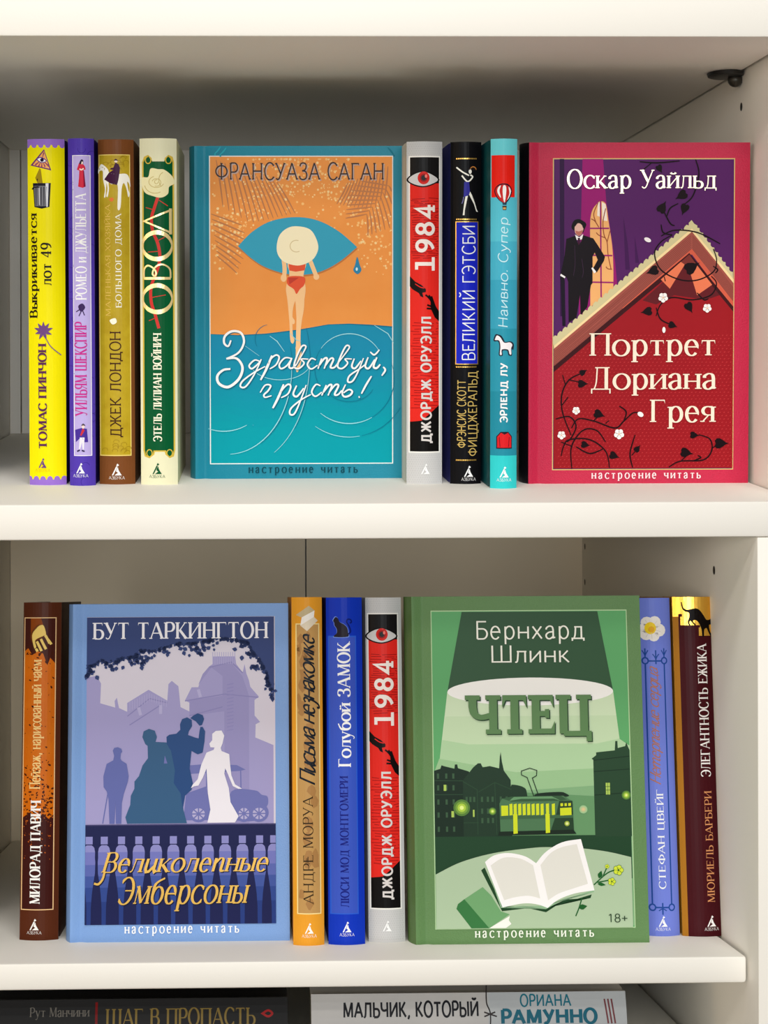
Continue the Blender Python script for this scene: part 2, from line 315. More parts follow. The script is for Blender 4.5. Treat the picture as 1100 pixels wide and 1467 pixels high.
# ------------------------------------------------------------------ books
NARC = 12
class Book:
    def __init__(s, name, label, px, shelf, face, case, spine=None, W=0.126, T=0.024, bulge=0.0035, case_bump=0.25, rough=0.42, block=True, group='books standing on the two shelves', mixcol=None):
        x0, x1, yt, yb = px; s.px = px; s.face = face; s.b = b = bulge
        s.root = r = empty(name); tag(r, label, 'book', group)
        if shelf in SH:
            th = SH[shelf][2]; R = Matrix.Rotation(th, 4, 'X')
            up = Vector((0, -math.sin(th), math.cos(th))); n = Vector((0, math.cos(th), math.sin(th)))
            xm = (x0 + x1) / 2; p0 = shelf_hit(xm, yb, shelf)
            def onpl(px_, py_):
                d = ray(px_, py_); return CAM + d * ((p0 - CAM).dot(n) / d.dot(n))
            s.H = (onpl(xm, yt) - p0).dot(up)
            ym = (yt + yb) / 2; wid = onpl(x1, ym).x - onpl(x0, ym).x; xl = onpl(x0, ym).x
            along = Vector((0, math.cos(th), math.sin(th)))
            if face:
                s.T = T; s.W = wid - b; loc = p0 + along * (T / 2); loc.x = xl + b; M = R @ Matrix.Rotation(-math.pi / 2, 4, 'Z')
            else:
                s.T = wid; s.W = W; loc = p0 + along * b; loc.x = xl + wid / 2; M = R
            r.matrix_world = Matrix.Translation(loc) @ M
        else:                                            # lying flat: spine to the front, reading upright
            Y0 = shelf; a, c_ = at(x0, yt, Y0), at(x1, yt, Y0)
            s.H = c_.x - a.x; zs = ZB + math.tan(T3) * (Y0 + b - .02); s.T = a.z - zs; s.W = W
            s.px = (x0, x1, yt, yt + s.T * F / (D + Y0))
            r.matrix_world = Matrix.Translation((a.x, Y0 + b, zs + 0.0005 + s.T / 2 / math.cos(T3))) @ Matrix.Rotation(T3, 4, 'X') @ Matrix.Rotation(math.pi / 2, 4, 'Y')
        s.lying = shelf not in SH
        s.arcx = [-s.T / 2 + s.T * i / NARC for i in range(NARC + 1)]
        cm = mat(case, rough, 0, case_bump, 1400, 1.0, .22, None, mixcol)
        s._case(cm, mat(spine, rough, 0, case_bump, 1400, 1.0, .22) if spine else cm)
        if block:
            T_, W_, H_ = s.T, s.W, s.H
            box('page_block', -T_ / 2 + .0022, T_ / 2 - .0022, .001, W_ - .003, .003, H_ - .003, PAPER, r)
        s.parts = {}; s.cur = 'cover_picture'; s.layer = 0; s.o = (0, 0, 1); s.off = (0, 0)
    def yarc(s, x): return -s.b * (1 - (2 * x / s.T) ** 2)
    def _case(s, cm, sm):
        T, W, H = s.T, s.W, s.H; t = min(.0022, T * .2); g = min(.0013, T * .08)
        half = [(T / 2, .0022), (T / 2 - g, .0052), (T / 2 - g, .0072), (T / 2, .0102), (T / 2, W)]
        outer = [(-x, y) for x, y in reversed(half)] + [(x, s.yarc(x)) for x in s.arcx] + half
        n = len(outer); inner = []
        for i, p in enumerate(outer):
            a = Vector(outer[max(i - 1, 0)]); c = Vector(outer[min(i + 1, n - 1)]); tt = (c - a).normalized()
            inner.append((p[0] - tt.y * t, p[1] + tt.x * t))
        bm = bmesh.new()
        V = [[bm.verts.new((x, y, z)) for x, y in ring] for ring, z in ((outer, 0), (outer, H), (inner, 0), (inner, H))]
        spine_i = range(5, 5 + NARC)
        for i in range(n - 1):
            f = bm.faces.new((V[0][i], V[0][i + 1], V[1][i + 1], V[1][i])); f.material_index = 1 if i in spine_i else 0
            bm.faces.new((V[2][i + 1], V[2][i], V[3][i], V[3][i + 1]))
            bm.faces.new((V[1][i], V[1][i + 1], V[3][i + 1], V[3][i])); bm.faces.new((V[0][i + 1], V[0][i], V[2][i], V[2][i + 1]))
        for i in (0, n - 1): bm.faces.new((V[0][i], V[1][i], V[3][i], V[2][i]))
        bmesh.ops.recalc_face_normals(bm, faces=bm.faces)
        from_bm('case', bm, [cm, sm], s.root, 35)
    # --- printing on the book; positions are read off the photo and turned into places on the cover
    def use(s, ox=0, oy=0, k=1.0): s.o = (ox, oy, k); return s
    def part(s, name): s.cur = name; return s
    def P(s, p): return (s.o[0] + p[0] / s.o[2] + s.off[0], s.o[1] + p[1] / s.o[2] + s.off[1])
    def loc(s, p):
        x0, x1, yt, yb = s.px
        if s.lying: return ((p[1] - (yt + yb) / 2) / (yb - yt) * s.T, (p[0] - x0) / (x1 - x0) * s.H)
        z = max(0.0, min(1.0, (yb - p[1]) / (yb - yt))) * s.H
        if s.face: return (-s.b + (p[0] - x0) / (x1 - x0) * (s.W + s.b), z)
        return (max(-.5, min(.5, (p[0] - (x0 + x1) / 2) / (x1 - x0))) * s.T, z)
    def add(s, col, polys, raw=False, step=True):
        if step: s.layer += 1
        m = col if isinstance(col, bpy.types.Material) else mat(col, .3, 0, 0, 900, 1.0, .045)
        L = s.parts.setdefault(s.cur, [])
        for i, p in enumerate(polys):
            q = [s.loc(v if raw else s.P(v)) for v in p]
            L.append((m, s.layer + .055 * (i % 16), q))
    def poly(s, col, pts): s.add(col, [pts])
    def blob(s, col, pts, n=5): s.add(col, [cr(pts, n, True)])
    def ell(s, col, cx, cy, rx, ry=None, rot=0, n=28):
        ry = ry or rx; c, d = math.cos(math.radians(rot)), math.sin(math.radians(rot)); P_ = []
        for i in range(n):
            a = i * 6.28319 / n; u, v = rx * math.cos(a), ry * math.sin(a); P_.append((cx + u * c - v * d, cy + u * d + v * c))
        s.add(col, [P_])
    def rect(s, col, x0, y0, x1, y1): s.add(col, [[(x0, y0), (x1, y0), (x1, y1), (x0, y1)]])
    def frame(s, col, x0, y0, x1, y1, w):
        s.add(col, [[(x0, y0), (x1, y0), (x1, y0 + w), (x0, y0 + w)], [(x0, y1 - w), (x1, y1 - w), (x1, y1), (x0, y1)], [(x0, y0 + w), (x0 + w, y0 + w), (x0 + w, y1 - w), (x0, y1 - w)], [(x1 - w, y0 + w), (x1, y0 + w), (x1, y1 - w), (x1 - w, y1 - w)]])
    def line(s, col, pts, wd, smooth=True, taper=0.0, n=6, step=True):
        q = cr(pts, n) if smooth and len(pts) > 2 else pts
        N = len(q)
        s.add(col, pen(q, lambda i, m, t: wd * (1 - taper * abs(2 * i / max(1, m - 1) - 1) ** 2)), step=step)
    def lines(s, col, many, wd, smooth=True, taper=0.0):
        s.layer += 1
        for l in many: s.line(col, l, wd, smooth, taper, step=False)
    def leaf(s, col, x, y, L, a, wd=.45, step=True):
        c, d = math.cos(math.radians(a)), math.sin(math.radians(a))
        s.add(col, [[(x + L * (u * c - v * d), y + L * (u * d + v * c)) for u, v in ((0, 0), (.25, wd * .8), (.5, wd), (.8, wd * .45), (1, 0), (.8, -wd * .45), (.5, -wd), (.25, -wd * .8))]], step=step)
    def text(s, col, polys, x0, y0, x1, y1, up=False):
        xs = [v[0] for p in polys for v in p]; ys = [v[1] for p in polys for v in p]
        a0, a1, b0, b1 = min(xs), max(xs), min(ys), max(ys); out = []
        for p in polys:
            q = []
            for a, b in p:
                u, v = (a - a0) / (a1 - a0), (b - b0) / (b1 - b0)
                q.append((x0 + (x1 - x0) * (1 - v), y1 - (y1 - y0) * u) if up else (x0 + (x1 - x0) * u, y1 - (y1 - y0) * v))
            out.append(q)
        k = s.o; s.o = (0, 0, 1); s.add(col, out); s.o = k
    def mark(s, cx, y0, y1, col, name=True, size=None, tcol=None):
        was = s.cur; s.part('publisher_mark'); h = y1 - y0; k = s.o; s.o = (0, 0, 1)
        def m(pts): return [(cx + a * h, y1 - b * h) for a, b in pts]
        s.add(col, [m([(.06, 1), (.2, .86), (.06, .76), (-.04, .84)]), m([(-.42, 0), (-.3, 0), (.06, .72), (-.04, .78)]), m([(-.02, .52), (.1, .7), (.14, .5), (.2, .36), (.42, 0), (-.2, 0), (.1, .22), (-.06, .34)])])
        if name:
            wd = size or h * .75
            s.text(tcol or col, letters('АЗБУКА', .09, .06, 0), cx - wd, y1 + 1.2, cx + wd, y1 + 5.8)
        s.o = k; s.part(was)
    def done(s):
        k = 0.000015
        for name, items in s.parts.items():
            bm = bmesh.new(); mats = []
            for m, lay, q in items:
                if m not in mats: mats.append(m)
                mi = mats.index(m); d = 0.00004 + lay * k
                vs = [Vector((a, b, d)) for a, b in q]
                if len(vs) <= 3: tris = [list(range(len(vs)))]
                elif len(vs) == 4: tris = [[0, 1, 2], [0, 2, 3]]
                else: tris = tessellate_polygon([vs])
                bv = [bm.verts.new(v) for v in vs]
                for tri in tris:
                    A, B, C_ = (vs[i] for i in tri); ar = (B.x - A.x) * (C_.y - A.y) - (B.y - A.y) * (C_.x - A.x)
                    if abs(ar) < 1e-13: continue
                    if ar < 0: tri = list(reversed(tri))
                    try: f = bm.faces.new([bv[i] for i in tri]); f.material_index = mi
                    except ValueError: pass
            if not s.face:
                for x in s.arcx[1:-1]:
                    bmesh.ops.bisect_plane(bm, geom=bm.verts[:] + bm.edges[:] + bm.faces[:], dist=1e-7, plane_co=(x, 0, 0), plane_no=(1, 0, 0))
            for v in bm.verts:
                a, b, d = v.co
                if s.face: v.co = (s.T / 2 + d, a, b)
                else: v.co = (a, s.yarc(a) - d, b)
            loose = [v for v in bm.verts if not v.link_faces]
            bmesh.ops.delete(bm, geom=loose, context='VERTS')
            from_bm(name, bm, mats, s.root)
GOLD, SILVER, COPPER = foil((214, 170, 80)), foil((200, 205, 212)), foil((200, 130, 85))
NASTR = 'настроение читать'
rnd = random.Random(7)
# ================================================================== upper row
# --- yellow spine with the rubbish bin
b = Book('book', 'yellow spine with a grey rubbish bin and an eye triangle, leftmost on the upper shelf', (40, 93, 199, 695), 'upper', False, (38, 26, 84), (246, 228, 12), W=.128)
Y, PU, DP = (247, 229, 10), (152, 112, 205), (70, 32, 70)
b.rect(Y, 30, 190, 100, 700)
b.poly(PU, [(38, 197), (95, 197), (95, 208)] + [p for i in range(6) for p in arc(92 - i * 10 - 2, 207.5, 3.8, 4.2, 0, 180, 8)] + [(38, 208)])
b.poly(PU, [(38, 697), (95, 697), (95, 685)] + [p for i in range(6) for p in arc(92 - i * 10 - 2, 687, 4.2, -5, 0, 180, 8)] + [(38, 688)])
b.use(35, 205, 13.97)
b.poly((110, 45, 110), [(415, 120), (130, 440), (555, 545)])
b.poly((250, 175, 95), [(415, 155), (180, 430), (520, 510)])
b.add((150, 60, 100), [[(370, 330), (370 + r_ * math.cos(a - .1), 330 + r_ * math.sin(a - .1)), (370 + r_ * math.cos(a + .1), 330 + r_ * math.sin(a + .1))] for a, r_ in ((.75, 195), (1.15, 155), (1.6, 145), (2.05, 150), (2.5, 170), (-1.3, 150), (-.5, 60))])
b.blob((90, 45, 140), [(255, 320), (350, 275), (470, 355), (360, 392)])
b.blob((245, 240, 245), [(280, 322), (350, 295), (450, 355), (360, 378)])
b.ell((25, 15, 50), 372, 335, 36, 36)
b.poly((160, 135, 20), [(320, 500), (345, 520), (385, 820), (290, 820), (230, 690)])
b.poly((70, 50, 20), [(255, 715), (290, 705), (275, 765)])
b.poly((30, 28, 40), [(180, 795), (545, 795), (540, 850), (515, 1270), (360, 1305), (210, 1270)])
b.poly((120, 120, 128), [(205, 850), (500, 850), (485, 1255), (225, 1255)])
b.add((55, 53, 62), [[(x, 870), (x + 22, 870), (x + 18, 1245), (x + 4, 1245)] for x in (235, 285, 340, 395, 445)])
b.add((225, 225, 232), [[(440, 800), (500, 800), (480, 1270), (455, 1270)], [(300, 890), (318, 890), (318, 1230), (304, 1230)]])
b.line((30, 28, 40), [(165, 920), (200, 880), (300, 870)], 26)
b.use().part('title_lettering')
b.text((35, 25, 20), letters('Выкрикивается', .17, .075, .05, 0, False, .13), 41.6, 304.5, 56.5, 455, True)
b.text((35, 25, 20), letters('лот 49', .17, .075, .05, 0, False, .13), 58.6, 347, 74.5, 408, True)
b.part('cover_picture')
for a in (-160, -125, -90, -55, -20, 20, 70, 120, 165): b.leaf((112, 72, 130), 62, 474, 14.5 if a < 0 else 13, a, .17)
b.line((112, 72, 130), [(63, 478), (72, 495), (87, 508)], 1.2)
b.part('author_lettering'); b.text((92, 42, 82), letters('ТОМАС ПИНЧОН', .2, .09, .06), 53.5, 491, 66.5, 642, True)
b.mark(59.5, 656, 670, (110, 70, 130), True, 11, (214, 190, 30)); b.done()

# --- narrow violet spine
b = Book('book', 'narrow violet spine with a lilac panel and a woman in a red dress', (98, 135, 198, 696), 'upper', False, (40, 26, 105), (84, 62, 172), W=.128)
b.rect((82, 60, 172), 90, 190, 140, 700)
b.layer += 1
for i in range(46):
    x, y = rnd.uniform(99, 134), rnd.uniform(200, 694); r = rnd.uniform(3, 8); a = rnd.uniform(0, 360)
    b.line((58, 38, 138), arc(x, y, r, r, a, a + 200, 8), .7, False, step=False)
b.rect((240, 236, 250), 104.5, 222, 130.5, 653); b.rect((186, 172, 226), 105.6, 223, 129.5, 652)
b.use(100, 210, 11.58)
b.blob((35, 20, 45), [(205, 212), (235, 225), (235, 290), (190, 300), (165, 300), (180, 250)])
b.blob((240, 215, 205), [(215, 245), (235, 260), (225, 290), (205, 285)])
b.poly((205, 35, 62), [(165, 275), (185, 290), (235, 290), (262, 320), (275, 375), (245, 385), (240, 400), (270, 660), (225, 680), (150, 660), (165, 520), (172, 395), (130, 380)])
b.poly((130, 25, 60), [(235, 400), (250, 400), (275, 660), (245, 665)])
b.line((240, 215, 205), [(175, 365), (205, 382), (245, 360)], 22)
b.use().part('title_lettering'); b.text((247, 245, 252), letters('РОМЕО и ДЖУЛЬЕТТА', .17, .06, .05), 108, 276, 127, 429, True)
b.part('cover_picture'); b.blob((60, 40, 90), [(112, 438), (118, 434), (122, 440), (116, 446)])
b.lines((60, 40, 90), [[(117, 444), (113, 452)], [(118, 443), (121, 451)], [(115, 442), (109, 446)]], 1.4)
b.part('author_lettering'); b.text((196, 40, 140), letters('УИЛЬЯМ ШЕКСПИР', .17, .07, .05), 106, 460, 124.5, 596, True)
b.part('cover_picture').use(20, 440, 4.4)
b.poly((72, 50, 150), [(380, 772), (420, 760), (455, 765), (462, 850), (440, 850), (430, 830), (405, 830), (385, 850)])
b.poly((228, 226, 236), [(410, 820), (440, 820), (436, 895), (428, 895), (424, 850), (412, 895), (404, 892)])
b.poly((200, 50, 60), [(428, 762), (442, 775), (420, 810), (412, 806)])
b.ell((240, 215, 205), 432, 752, 9, 12); b.blob((40, 25, 50), [(420, 745), (432, 732), (446, 745), (434, 744)])
b.lines((40, 25, 70), [[(392, 908), (410, 900)], [(422, 902), (440, 908)]], 9)
b.use().mark(114, 663, 678, (248, 246, 252), True, 11); b.done()

# --- brown spine with the white horse
b = Book('book', 'brown spine with a mustard panel and a rider on a white horse', (141, 192, 199.5, 694), 'upper', False, (80, 44, 24), (118, 70, 36), W=.128)
b.rect((118, 70, 36), 130, 190, 200, 700)
b.rect((238, 214, 120), 141.8, 221, 187, 653); b.rect((190, 162, 30), 143, 222.2, 185.8, 651.6)
b.rect(mat((196, 172, 44), .36, 0, 0, 160, 1, .1, None, (168, 138, 20)), 143.2, 222.5, 185.6, 651.4)
b.layer += 1
for i in range(26): b.line((150, 122, 24), arc(rnd.uniform(146, 183), rnd.choice([rnd.uniform(224, 246), rnd.uniform(632, 649)]), 4, 2.6, 150, 390, 8), .7, False, step=False)
b.use(100, 210, 11.58)
WH = (244, 242, 232)
b.blob(WH, [(520, 290), (580, 310), (640, 370), (680, 440), (820, 450), (950, 450), (1000, 540), (1010, 660), (985, 600), (960, 580), (975, 700), (1000, 780), (975, 830), (950, 700), (905, 600), (870, 700), (850, 1000), (800, 1020), (805, 640), (700, 620), (655, 590), (660, 700), (640, 820), (615, 815), (635, 700), (620, 600), (610, 700), (600, 825), (575, 825), (592, 700), (560, 540), (555, 400), (500, 400), (480, 440), (470, 400)], 4)
b.poly((62, 20, 58), [(770, 260), (820, 290), (845, 350), (835, 440), (815, 560), (795, 632), (690, 610), (580, 540), (660, 430), (735, 385), (680, 375), (690, 355), (735, 345)])
b.ell((240, 222, 205), 778, 240, 26, 24); b.blob((62, 20, 58), [(745, 232), (775, 200), (815, 235), (780, 228)])
b.blob((225, 120, 60), [(660, 870), (700, 840), (740, 860), (720, 900), (690, 905)])
b.use().part('title_lettering'); b.text((226, 192, 96), letters('МАЛЕНЬКАЯ ХОЗЯЙКА', .09, .06, .03), 149.5, 292, 158.8, 452, True)
b.text((250, 246, 226), letters('БОЛЬШОГО ДОМА', .12, .06, .04), 165.5, 305, 175.8, 440, True)
b.part('cover_picture'); b.blob((248, 244, 222), [(157, 458), (165, 455), (167, 461), (161, 464)])
b.part('author_lettering'); b.text((62, 30, 22), letters('ДЖЕК ЛОНДОН', .1, .1, .04), 156, 474, 175.5, 626, True)
b.mark(166, 664, 681, (250, 246, 240), True, 11.5); b.done()

# --- cream spine with the rose
b = Book('book', 'cream spine with a green panel, a cream rose and gilt lettering', (200.5, 253.5, 198, 694.5), 'upper', False, (205, 204, 160), (226, 224, 190), W=.128)
b.rect((226, 224, 190), 190, 190, 262, 700)
GLD = (206, 178, 70)
def scroll(d): return [(204 + d, 232), (207 + d, 224 + d), (213, 221.5 + d), (218 - d, 226), (219, 231), (236, 231), (237 + d, 226), (242, 221.5 + d), (248 - d, 224 + d), (250 - d, 232)]
b.poly(GLD, scroll(0) + [(250, 645), (248, 654), (242, 656.5), (236, 651), (235, 647), (221, 647), (220, 651), (213, 656.5), (206, 654), (204, 645)])
b.poly((8, 84, 46), scroll(2.2) + [(247.8, 645), (246, 652), (242, 654), (238, 650), (237, 645), (219, 645), (218, 650), (213, 654), (208, 652), (206.2, 645)])
b.lines(GLD, [arc(213, 229, 4, 5, -60, 260, 12), arc(242, 229, 4, 5, 240, -80, 12), arc(213, 649, 4, 5, 60, -260, 12), arc(242, 649, 4, 5, 120, 440, 12)], 1.4, False)
b.use(195, 215, 5.54)
RD = (205, 56, 50)
b.line(RD, [(180, 360), (150, 450), (125, 540), (135, 640), (175, 740), (190, 850), (165, 960), (120, 1080), (120, 1200), (150, 1300), (180, 1410)], 24)
b.lines(RD, [[(185, 395), (255, 440)], [(140, 470), (80, 452)], [(165, 720), (228, 688)], [(175, 800), (95, 805)], [(125, 1165), (235, 1145)], [(160, 1325), (100, 1350)]], 12, True, .5)
b.blob((233, 226, 178), [(50, 215), (100, 210), (120, 145), (180, 150), (230, 155), (290, 205), (305, 260), (265, 290), (255, 345), (200, 375), (130, 360), (75, 335), (50, 280)])
b.lines((196, 178, 110), [arc(165, 250, 60, 45, 20, 250, 14), arc(165, 255, 36, 30, 200, 470, 14), arc(155, 265, 85, 75, 60, 170, 12), arc(225, 235, 40, 60, 120, 260, 12), arc(165, 250, 14, 16, 0, 300, 10)], 5, False)
b.use().part('title_lettering')
b.use(195, 215, 5.54)
GF = mat((240, 216, 150), .25, .35, 0, 900, 1.0, .6, 'pale_gilt')
b.line(GF, [(285, 470), (65, 560), (285, 655)], 16, False); b.rect(GF, 264, 460, 286, 665)
def ring(cy): b.add(GF, pen(arc(168, cy, 117, 106, 0, 360, 40), lambda i, n, t: 11 + 24 * abs(t.x)))
ring(755); ring(1175)
b.rect(GF, 62, 1003, 275, 1024)
b.line(GF, [(62, 1010), (65, 940), (95, 912), (140, 935), (160, 970), (150, 995), (132, 980), (140, 945), (170, 912), (220, 905), (268, 940), (274, 1010)], 13)
b.use().part('author_lettering'); b.text((240, 240, 214), letters('ЭТЕЛЬ ЛИЛИАН ВОЙНИЧ', .2, .08, .06), 216, 476, 231.4, 632, True)
b.mark(224, 663, 679, (12, 84, 46), True, 11.5); b.done()

# --- teal cover with the sunbather
b = Book('book', 'teal front cover with a sunbather in a wide cream hat on orange sand', (271, 577, 209, 685.5), 'upper', True, (0, 132, 156), (0, 122, 148), T=.026, mixcol=(0, 126, 152))
SAND = (236, 158, 84)
b.rect((236, 240, 236), 300, 223, 563, 664.5)
b.rect((0, 152, 166), 301.4, 224.4, 561.6, 663.2)
TOPW = [(301.4, 478), (340, 480), (380, 478), (430, 472), (470, 464), (500, 463), (561.6, 467)]
for k in range(9, -1, -1):
    q = k / 9.0; y = 500 + 105 * q
    b.poly((int(18 - 18 * q), int(136 + 14 * q), int(172 - 6 * q)), TOPW + [(561.6, y)] + [(561.6 - 260.2 * i / 12, y + 7 * math.sin(i * .9)) for i in range(1, 12)] + [(301.4, y)])
b.poly((10, 110, 140), [(301.4, 478), (340, 480.4), (380, 478.6), (430, 472.6), (470, 465), (500, 464.4), (561.6, 469), (561.6, 300), (301.4, 300)])
b.poly(mat((236, 154, 76), .36, 0, 0, 60, 1, .06, None, (230, 142, 62)), [(301.4, 224.4), (561.6, 224.4), (561.6, 467), (530, 464.5), (500, 463), (470, 464), (430, 471), (380, 477), (340, 479), (301.4, 477.5)])
def on_sand(p): return 302 < p[0] < 561 and 225 < p[1] < 462
b.layer += 1
dots = []
for i in range(620):
    x = rnd.uniform(303, 560); y0 = 312 - 46 * math.sin((x - 300) / 262 * 3.1416) + rnd.gauss(0, 26) + (34 if x < 360 or x > 510 else 0)
    y = max(228, y0 - 8); r = rnd.uniform(.7, 2.1)
    dots.append([(x + r * math.cos(k * .8976), y + r * math.sin(k * .8976)) for k in range(7)])
b.add((246, 190, 118), dots[:400]); b.add((252, 208, 146), [d for d in dots[400:]])
def frond(cx, cy, a, L, n, side, col, clip):
    c, s_ = math.cos(math.radians(a)), math.sin(math.radians(a)); out = []
    for i in range(n):
        t_ = .08 + .9 * i / n; x, y = cx + L * t_ * c, cy + L * t_ * s_; l = L * (.75 - .5 * abs(t_ - .35))
        for sd in side:
            aa = math.radians(a + sd * (64 - 26 * t_)); e = (x + l * math.cos(aa), y + l * math.sin(aa))
            if clip((x, y)):
                k = 1.0
                while k > .05 and not clip((x + (e[0] - x) * k, y + (e[1] - y) * k)): k -= .06
                e = (x + (e[0] - x) * k, y + (e[1] - y) * k)
                out.append([(x, y), (x + (e[0] - x) * .5 + .8, y + (e[1] - y) * .5), e])
    b.layer += 1
    for l in out: b.line(col, l, 2.3, True, .6, 4, step=False)
BR = (188, 120, 74)
frond(302, 226, 20, 110, 15, (1,), BR, on_sand); frond(302, 300, 82, 76, 9, (-1,), BR, on_sand)
frond(561, 236, 158, 74, 13, (-1,), BR, on_sand); frond(560, 262, 128, 64, 9, (1, -1), BR, on_sand)
def on_edge(p): return 296.5 < p[0] < 576 and 210 < p[1] < 222.5
frond(300, 219, 12, 100, 12, (-1, 1), (30, 160, 178), on_edge); frond(570, 221, 170, 80, 10, (-1, 1), (0, 112, 134), on_edge)
b.use(260, 190, 3.3333)
EYE = cr([(270, 540), (340, 470), (430, 420), (545, 402), (650, 418), (750, 470), (838, 545)]) + cr([(838, 545), (760, 610), (680, 655), (600, 675), (500, 672), (400, 640), (330, 595), (270, 540)])
b.poly((188, 116, 60), [(x + 3, y + 8) for x, y in EYE]); b.poly((50, 156, 186), EYE)
SK = (244, 196, 142)
b.line(SK, [(487, 600), (492, 650), (488, 700)], 20); b.line(SK, [(612, 605), (630, 650), (645, 690)], 20)
b.ell(SK, 487, 692, 14, 18); b.ell(SK, 643, 686, 14, 15)
b.blob(SK, [(510, 620), (590, 620), (585, 660), (582, 690), (592, 740), (585, 800), (570, 880), (566, 980), (572, 1070), (560, 1130), (545, 1130), (545, 1000), (548, 870), (545, 800), (530, 850), (530, 960), (538, 985), (530, 1005), (518, 985), (514, 900), (505, 800), (498, 740), (512, 690), (514, 660)], 4)
b.use(260, 440, 3.3333)
b.blob(SK, [(512, -30), (524, -40), (530, -10), (528, 40), (540, 62), (536, 78), (522, 72), (512, 40)])
b.blob(SK, [(545, -60), (582, -60), (584, 0), (574, 60), (568, 110), (566, 165), (558, 195), (543, 197), (549, 165), (552, 110), (548, 50), (545, 0)])
b.use(260, 190, 3.3333)
RB = (222, 82, 48)
b.poly(RB, [(511, 622), (592, 622), (588, 655), (545, 662), (514, 656)])
b.blob(RB, [(508, 688), (550, 682), (588, 690), (585, 725), (565, 745), (548, 768), (535, 745), (505, 722)]); b.poly((190, 58, 40), [(508, 690), (560, 690), (515, 722)])
b.blob((244, 232, 196), [(455, 535), (470, 485), (510, 452), (560, 446), (615, 462), (645, 510), (652, 555), (630, 600), (590, 625), (545, 632), (490, 615), (460, 580)])
b.line((214, 194, 146), arc(548, 540, 30, 28, 60, 290, 14), 4, False)
b.blob((40, 130, 170), [(838, 592), (850, 630), (858, 655), (840, 674), (820, 656), (828, 630)]); b.ell((210, 236, 244), 836, 650, 5, 8)
b.use(260, 440, 3.3333)
WV, WD = (150, 214, 224), (0, 112, 140)
def keep(ls): return [[p for p in l if 118 < p[0] < 1045 and p[1] < 800] for l in ls]
b.lines(WV, keep([arc(200, 370, 220, 220, 60, 150, 20), arc(800, 290, 165, 165, 215, 330, 18), arc(220, 290, 305, 410, 0, 88, 22), arc(800, 340, 215, 215, 60, 130, 16), [(420, 135), (455, 160), (490, 210)], [(920, 85), (985, 125), (1012, 170)]]), 4.5, False, .5)
b.lines(WV, keep([arc(330, 560, 10, 10, 0, 10, 2), arc(290, 260, 320, 490, 0, 62, 18), arc(800, 330, 285, 290, 80, 125, 12), arc(470, 250, 150, 95, 10, 170, 14), [(300, 180), (370, 230)], [(515, 120), (548, 155), (570, 160)]]), 3.4, False, .5)
b.lines(WD, keep([arc(800, 340, 215, 215, -20, 60, 18), arc(800, 330, 285, 290, 10, 78, 16), arc(800, 290, 165, 165, 150, 212, 12), arc(224, 294, 305, 410, -15, 60, 16), arc(800, 360, 120, 90, 20, 150, 12), arc(294, 264, 320, 490, -20, 40, 14), arc(420, 150, 70, 70, 150, 260, 8)]), 3, False, .5)
b.use()
b.part('author_lettering')
A1 = letters('ФРАНСУАЗА САГАН', .085, .085, .03)
b.text((196, 170, 160), A1, 310.5, 233.5, 551, 260); b.text((52, 40, 42), A1, 309, 232, 549.5, 258.5)
b.part('title_lettering').use(260, 440, 3.3333)
SCR = [([(235, 155), (222, 183), (203, 168), (207, 135), (240, 112), (283, 120), (297, 165), (270, 215), (213, 243)], 11), ([(213, 243), (262, 242), (290, 285), (272, 340), (222, 378), (178, 362), (170, 325), (198, 297), (232, 292)], 13),
 ([(372, 256), (348, 250), (322, 275), (334, 291), (362, 270), (380, 246)], 8), ([(380, 246), (345, 320), (305, 376), (280, 376), (290, 350), (340, 312), (398, 280)], 8),
 ([(430, 228), (405, 290), (376, 345)], 11), ([(400, 290), (425, 245), (450, 226), (465, 238), (450, 272), (420, 292)], 8),
 ([(522, 242), (492, 240), (466, 270), (474, 291), (502, 276), (526, 240)], 8), ([(526, 240), (512, 280), (526, 289), (548, 270)], 9),
 ([(548, 270), (585, 205), (592, 184), (574, 184), (550, 230), (536, 280), (558, 291), (584, 266), (570, 246), (604, 246)], 8),
 ([(640, 250), (618, 243), (600, 272), (618, 293), (648, 275)], 8), ([(668, 243), (650, 292)], 10), ([(654, 280), (680, 244), (694, 246), (680, 292)], 9), ([(684, 280), (710, 244), (724, 248), (710, 284), (728, 286), (745, 266)], 9),
 ([(745, 266), (792, 205), (800, 186), (784, 184), (760, 230), (744, 280), (766, 291), (792, 266), (780, 246), (812, 246)], 8),
 ([(824, 244), (812, 280), (828, 290), (856, 255)], 9), ([(868, 242), (840, 310), (815, 352), (793, 354), (802, 325), (850, 292), (882, 268)], 8),
 ([(890, 238), (876, 280), (894, 290), (922, 248)], 9), ([(932, 238), (916, 280), (930, 290), (948, 272)], 10), ([(900, 212), (920, 226), (944, 202)], 8), ([(962, 284), (972, 300), (955, 326)], 9),
 ([(374, 405), (398, 370), (424, 372), (412, 396), (392, 416), (398, 428), (428, 420)], 8), ([(486, 366), (462, 425), (434, 480)], 11), ([(458, 425), (485, 385), (508, 366), (520, 378), (506, 412), (474, 430)], 8),
 ([(548, 372), (532, 412), (550, 424), (582, 385)], 9), ([(594, 370), (560, 460), (536, 508), (516, 508), (522, 480), (570, 440), (616, 415)], 8),
 ([(662, 374), (640, 368), (620, 402), (638, 424), (668, 404)], 8), ([(690, 370), (668, 420)], 10), ([(674, 408), (702, 372), (716, 374), (698, 420)], 9), ([(702, 408), (732, 370), (748, 374), (730, 414), (746, 416), (764, 396)], 9),
 ([(782, 368), (766, 406), (776, 426), (802, 420), (814, 402), (798, 392), (772, 408)], 9), ([(906, 328), (880, 370), (858, 412)], 9), ([(846, 424), (848, 432)], 9)]
b.layer += 1
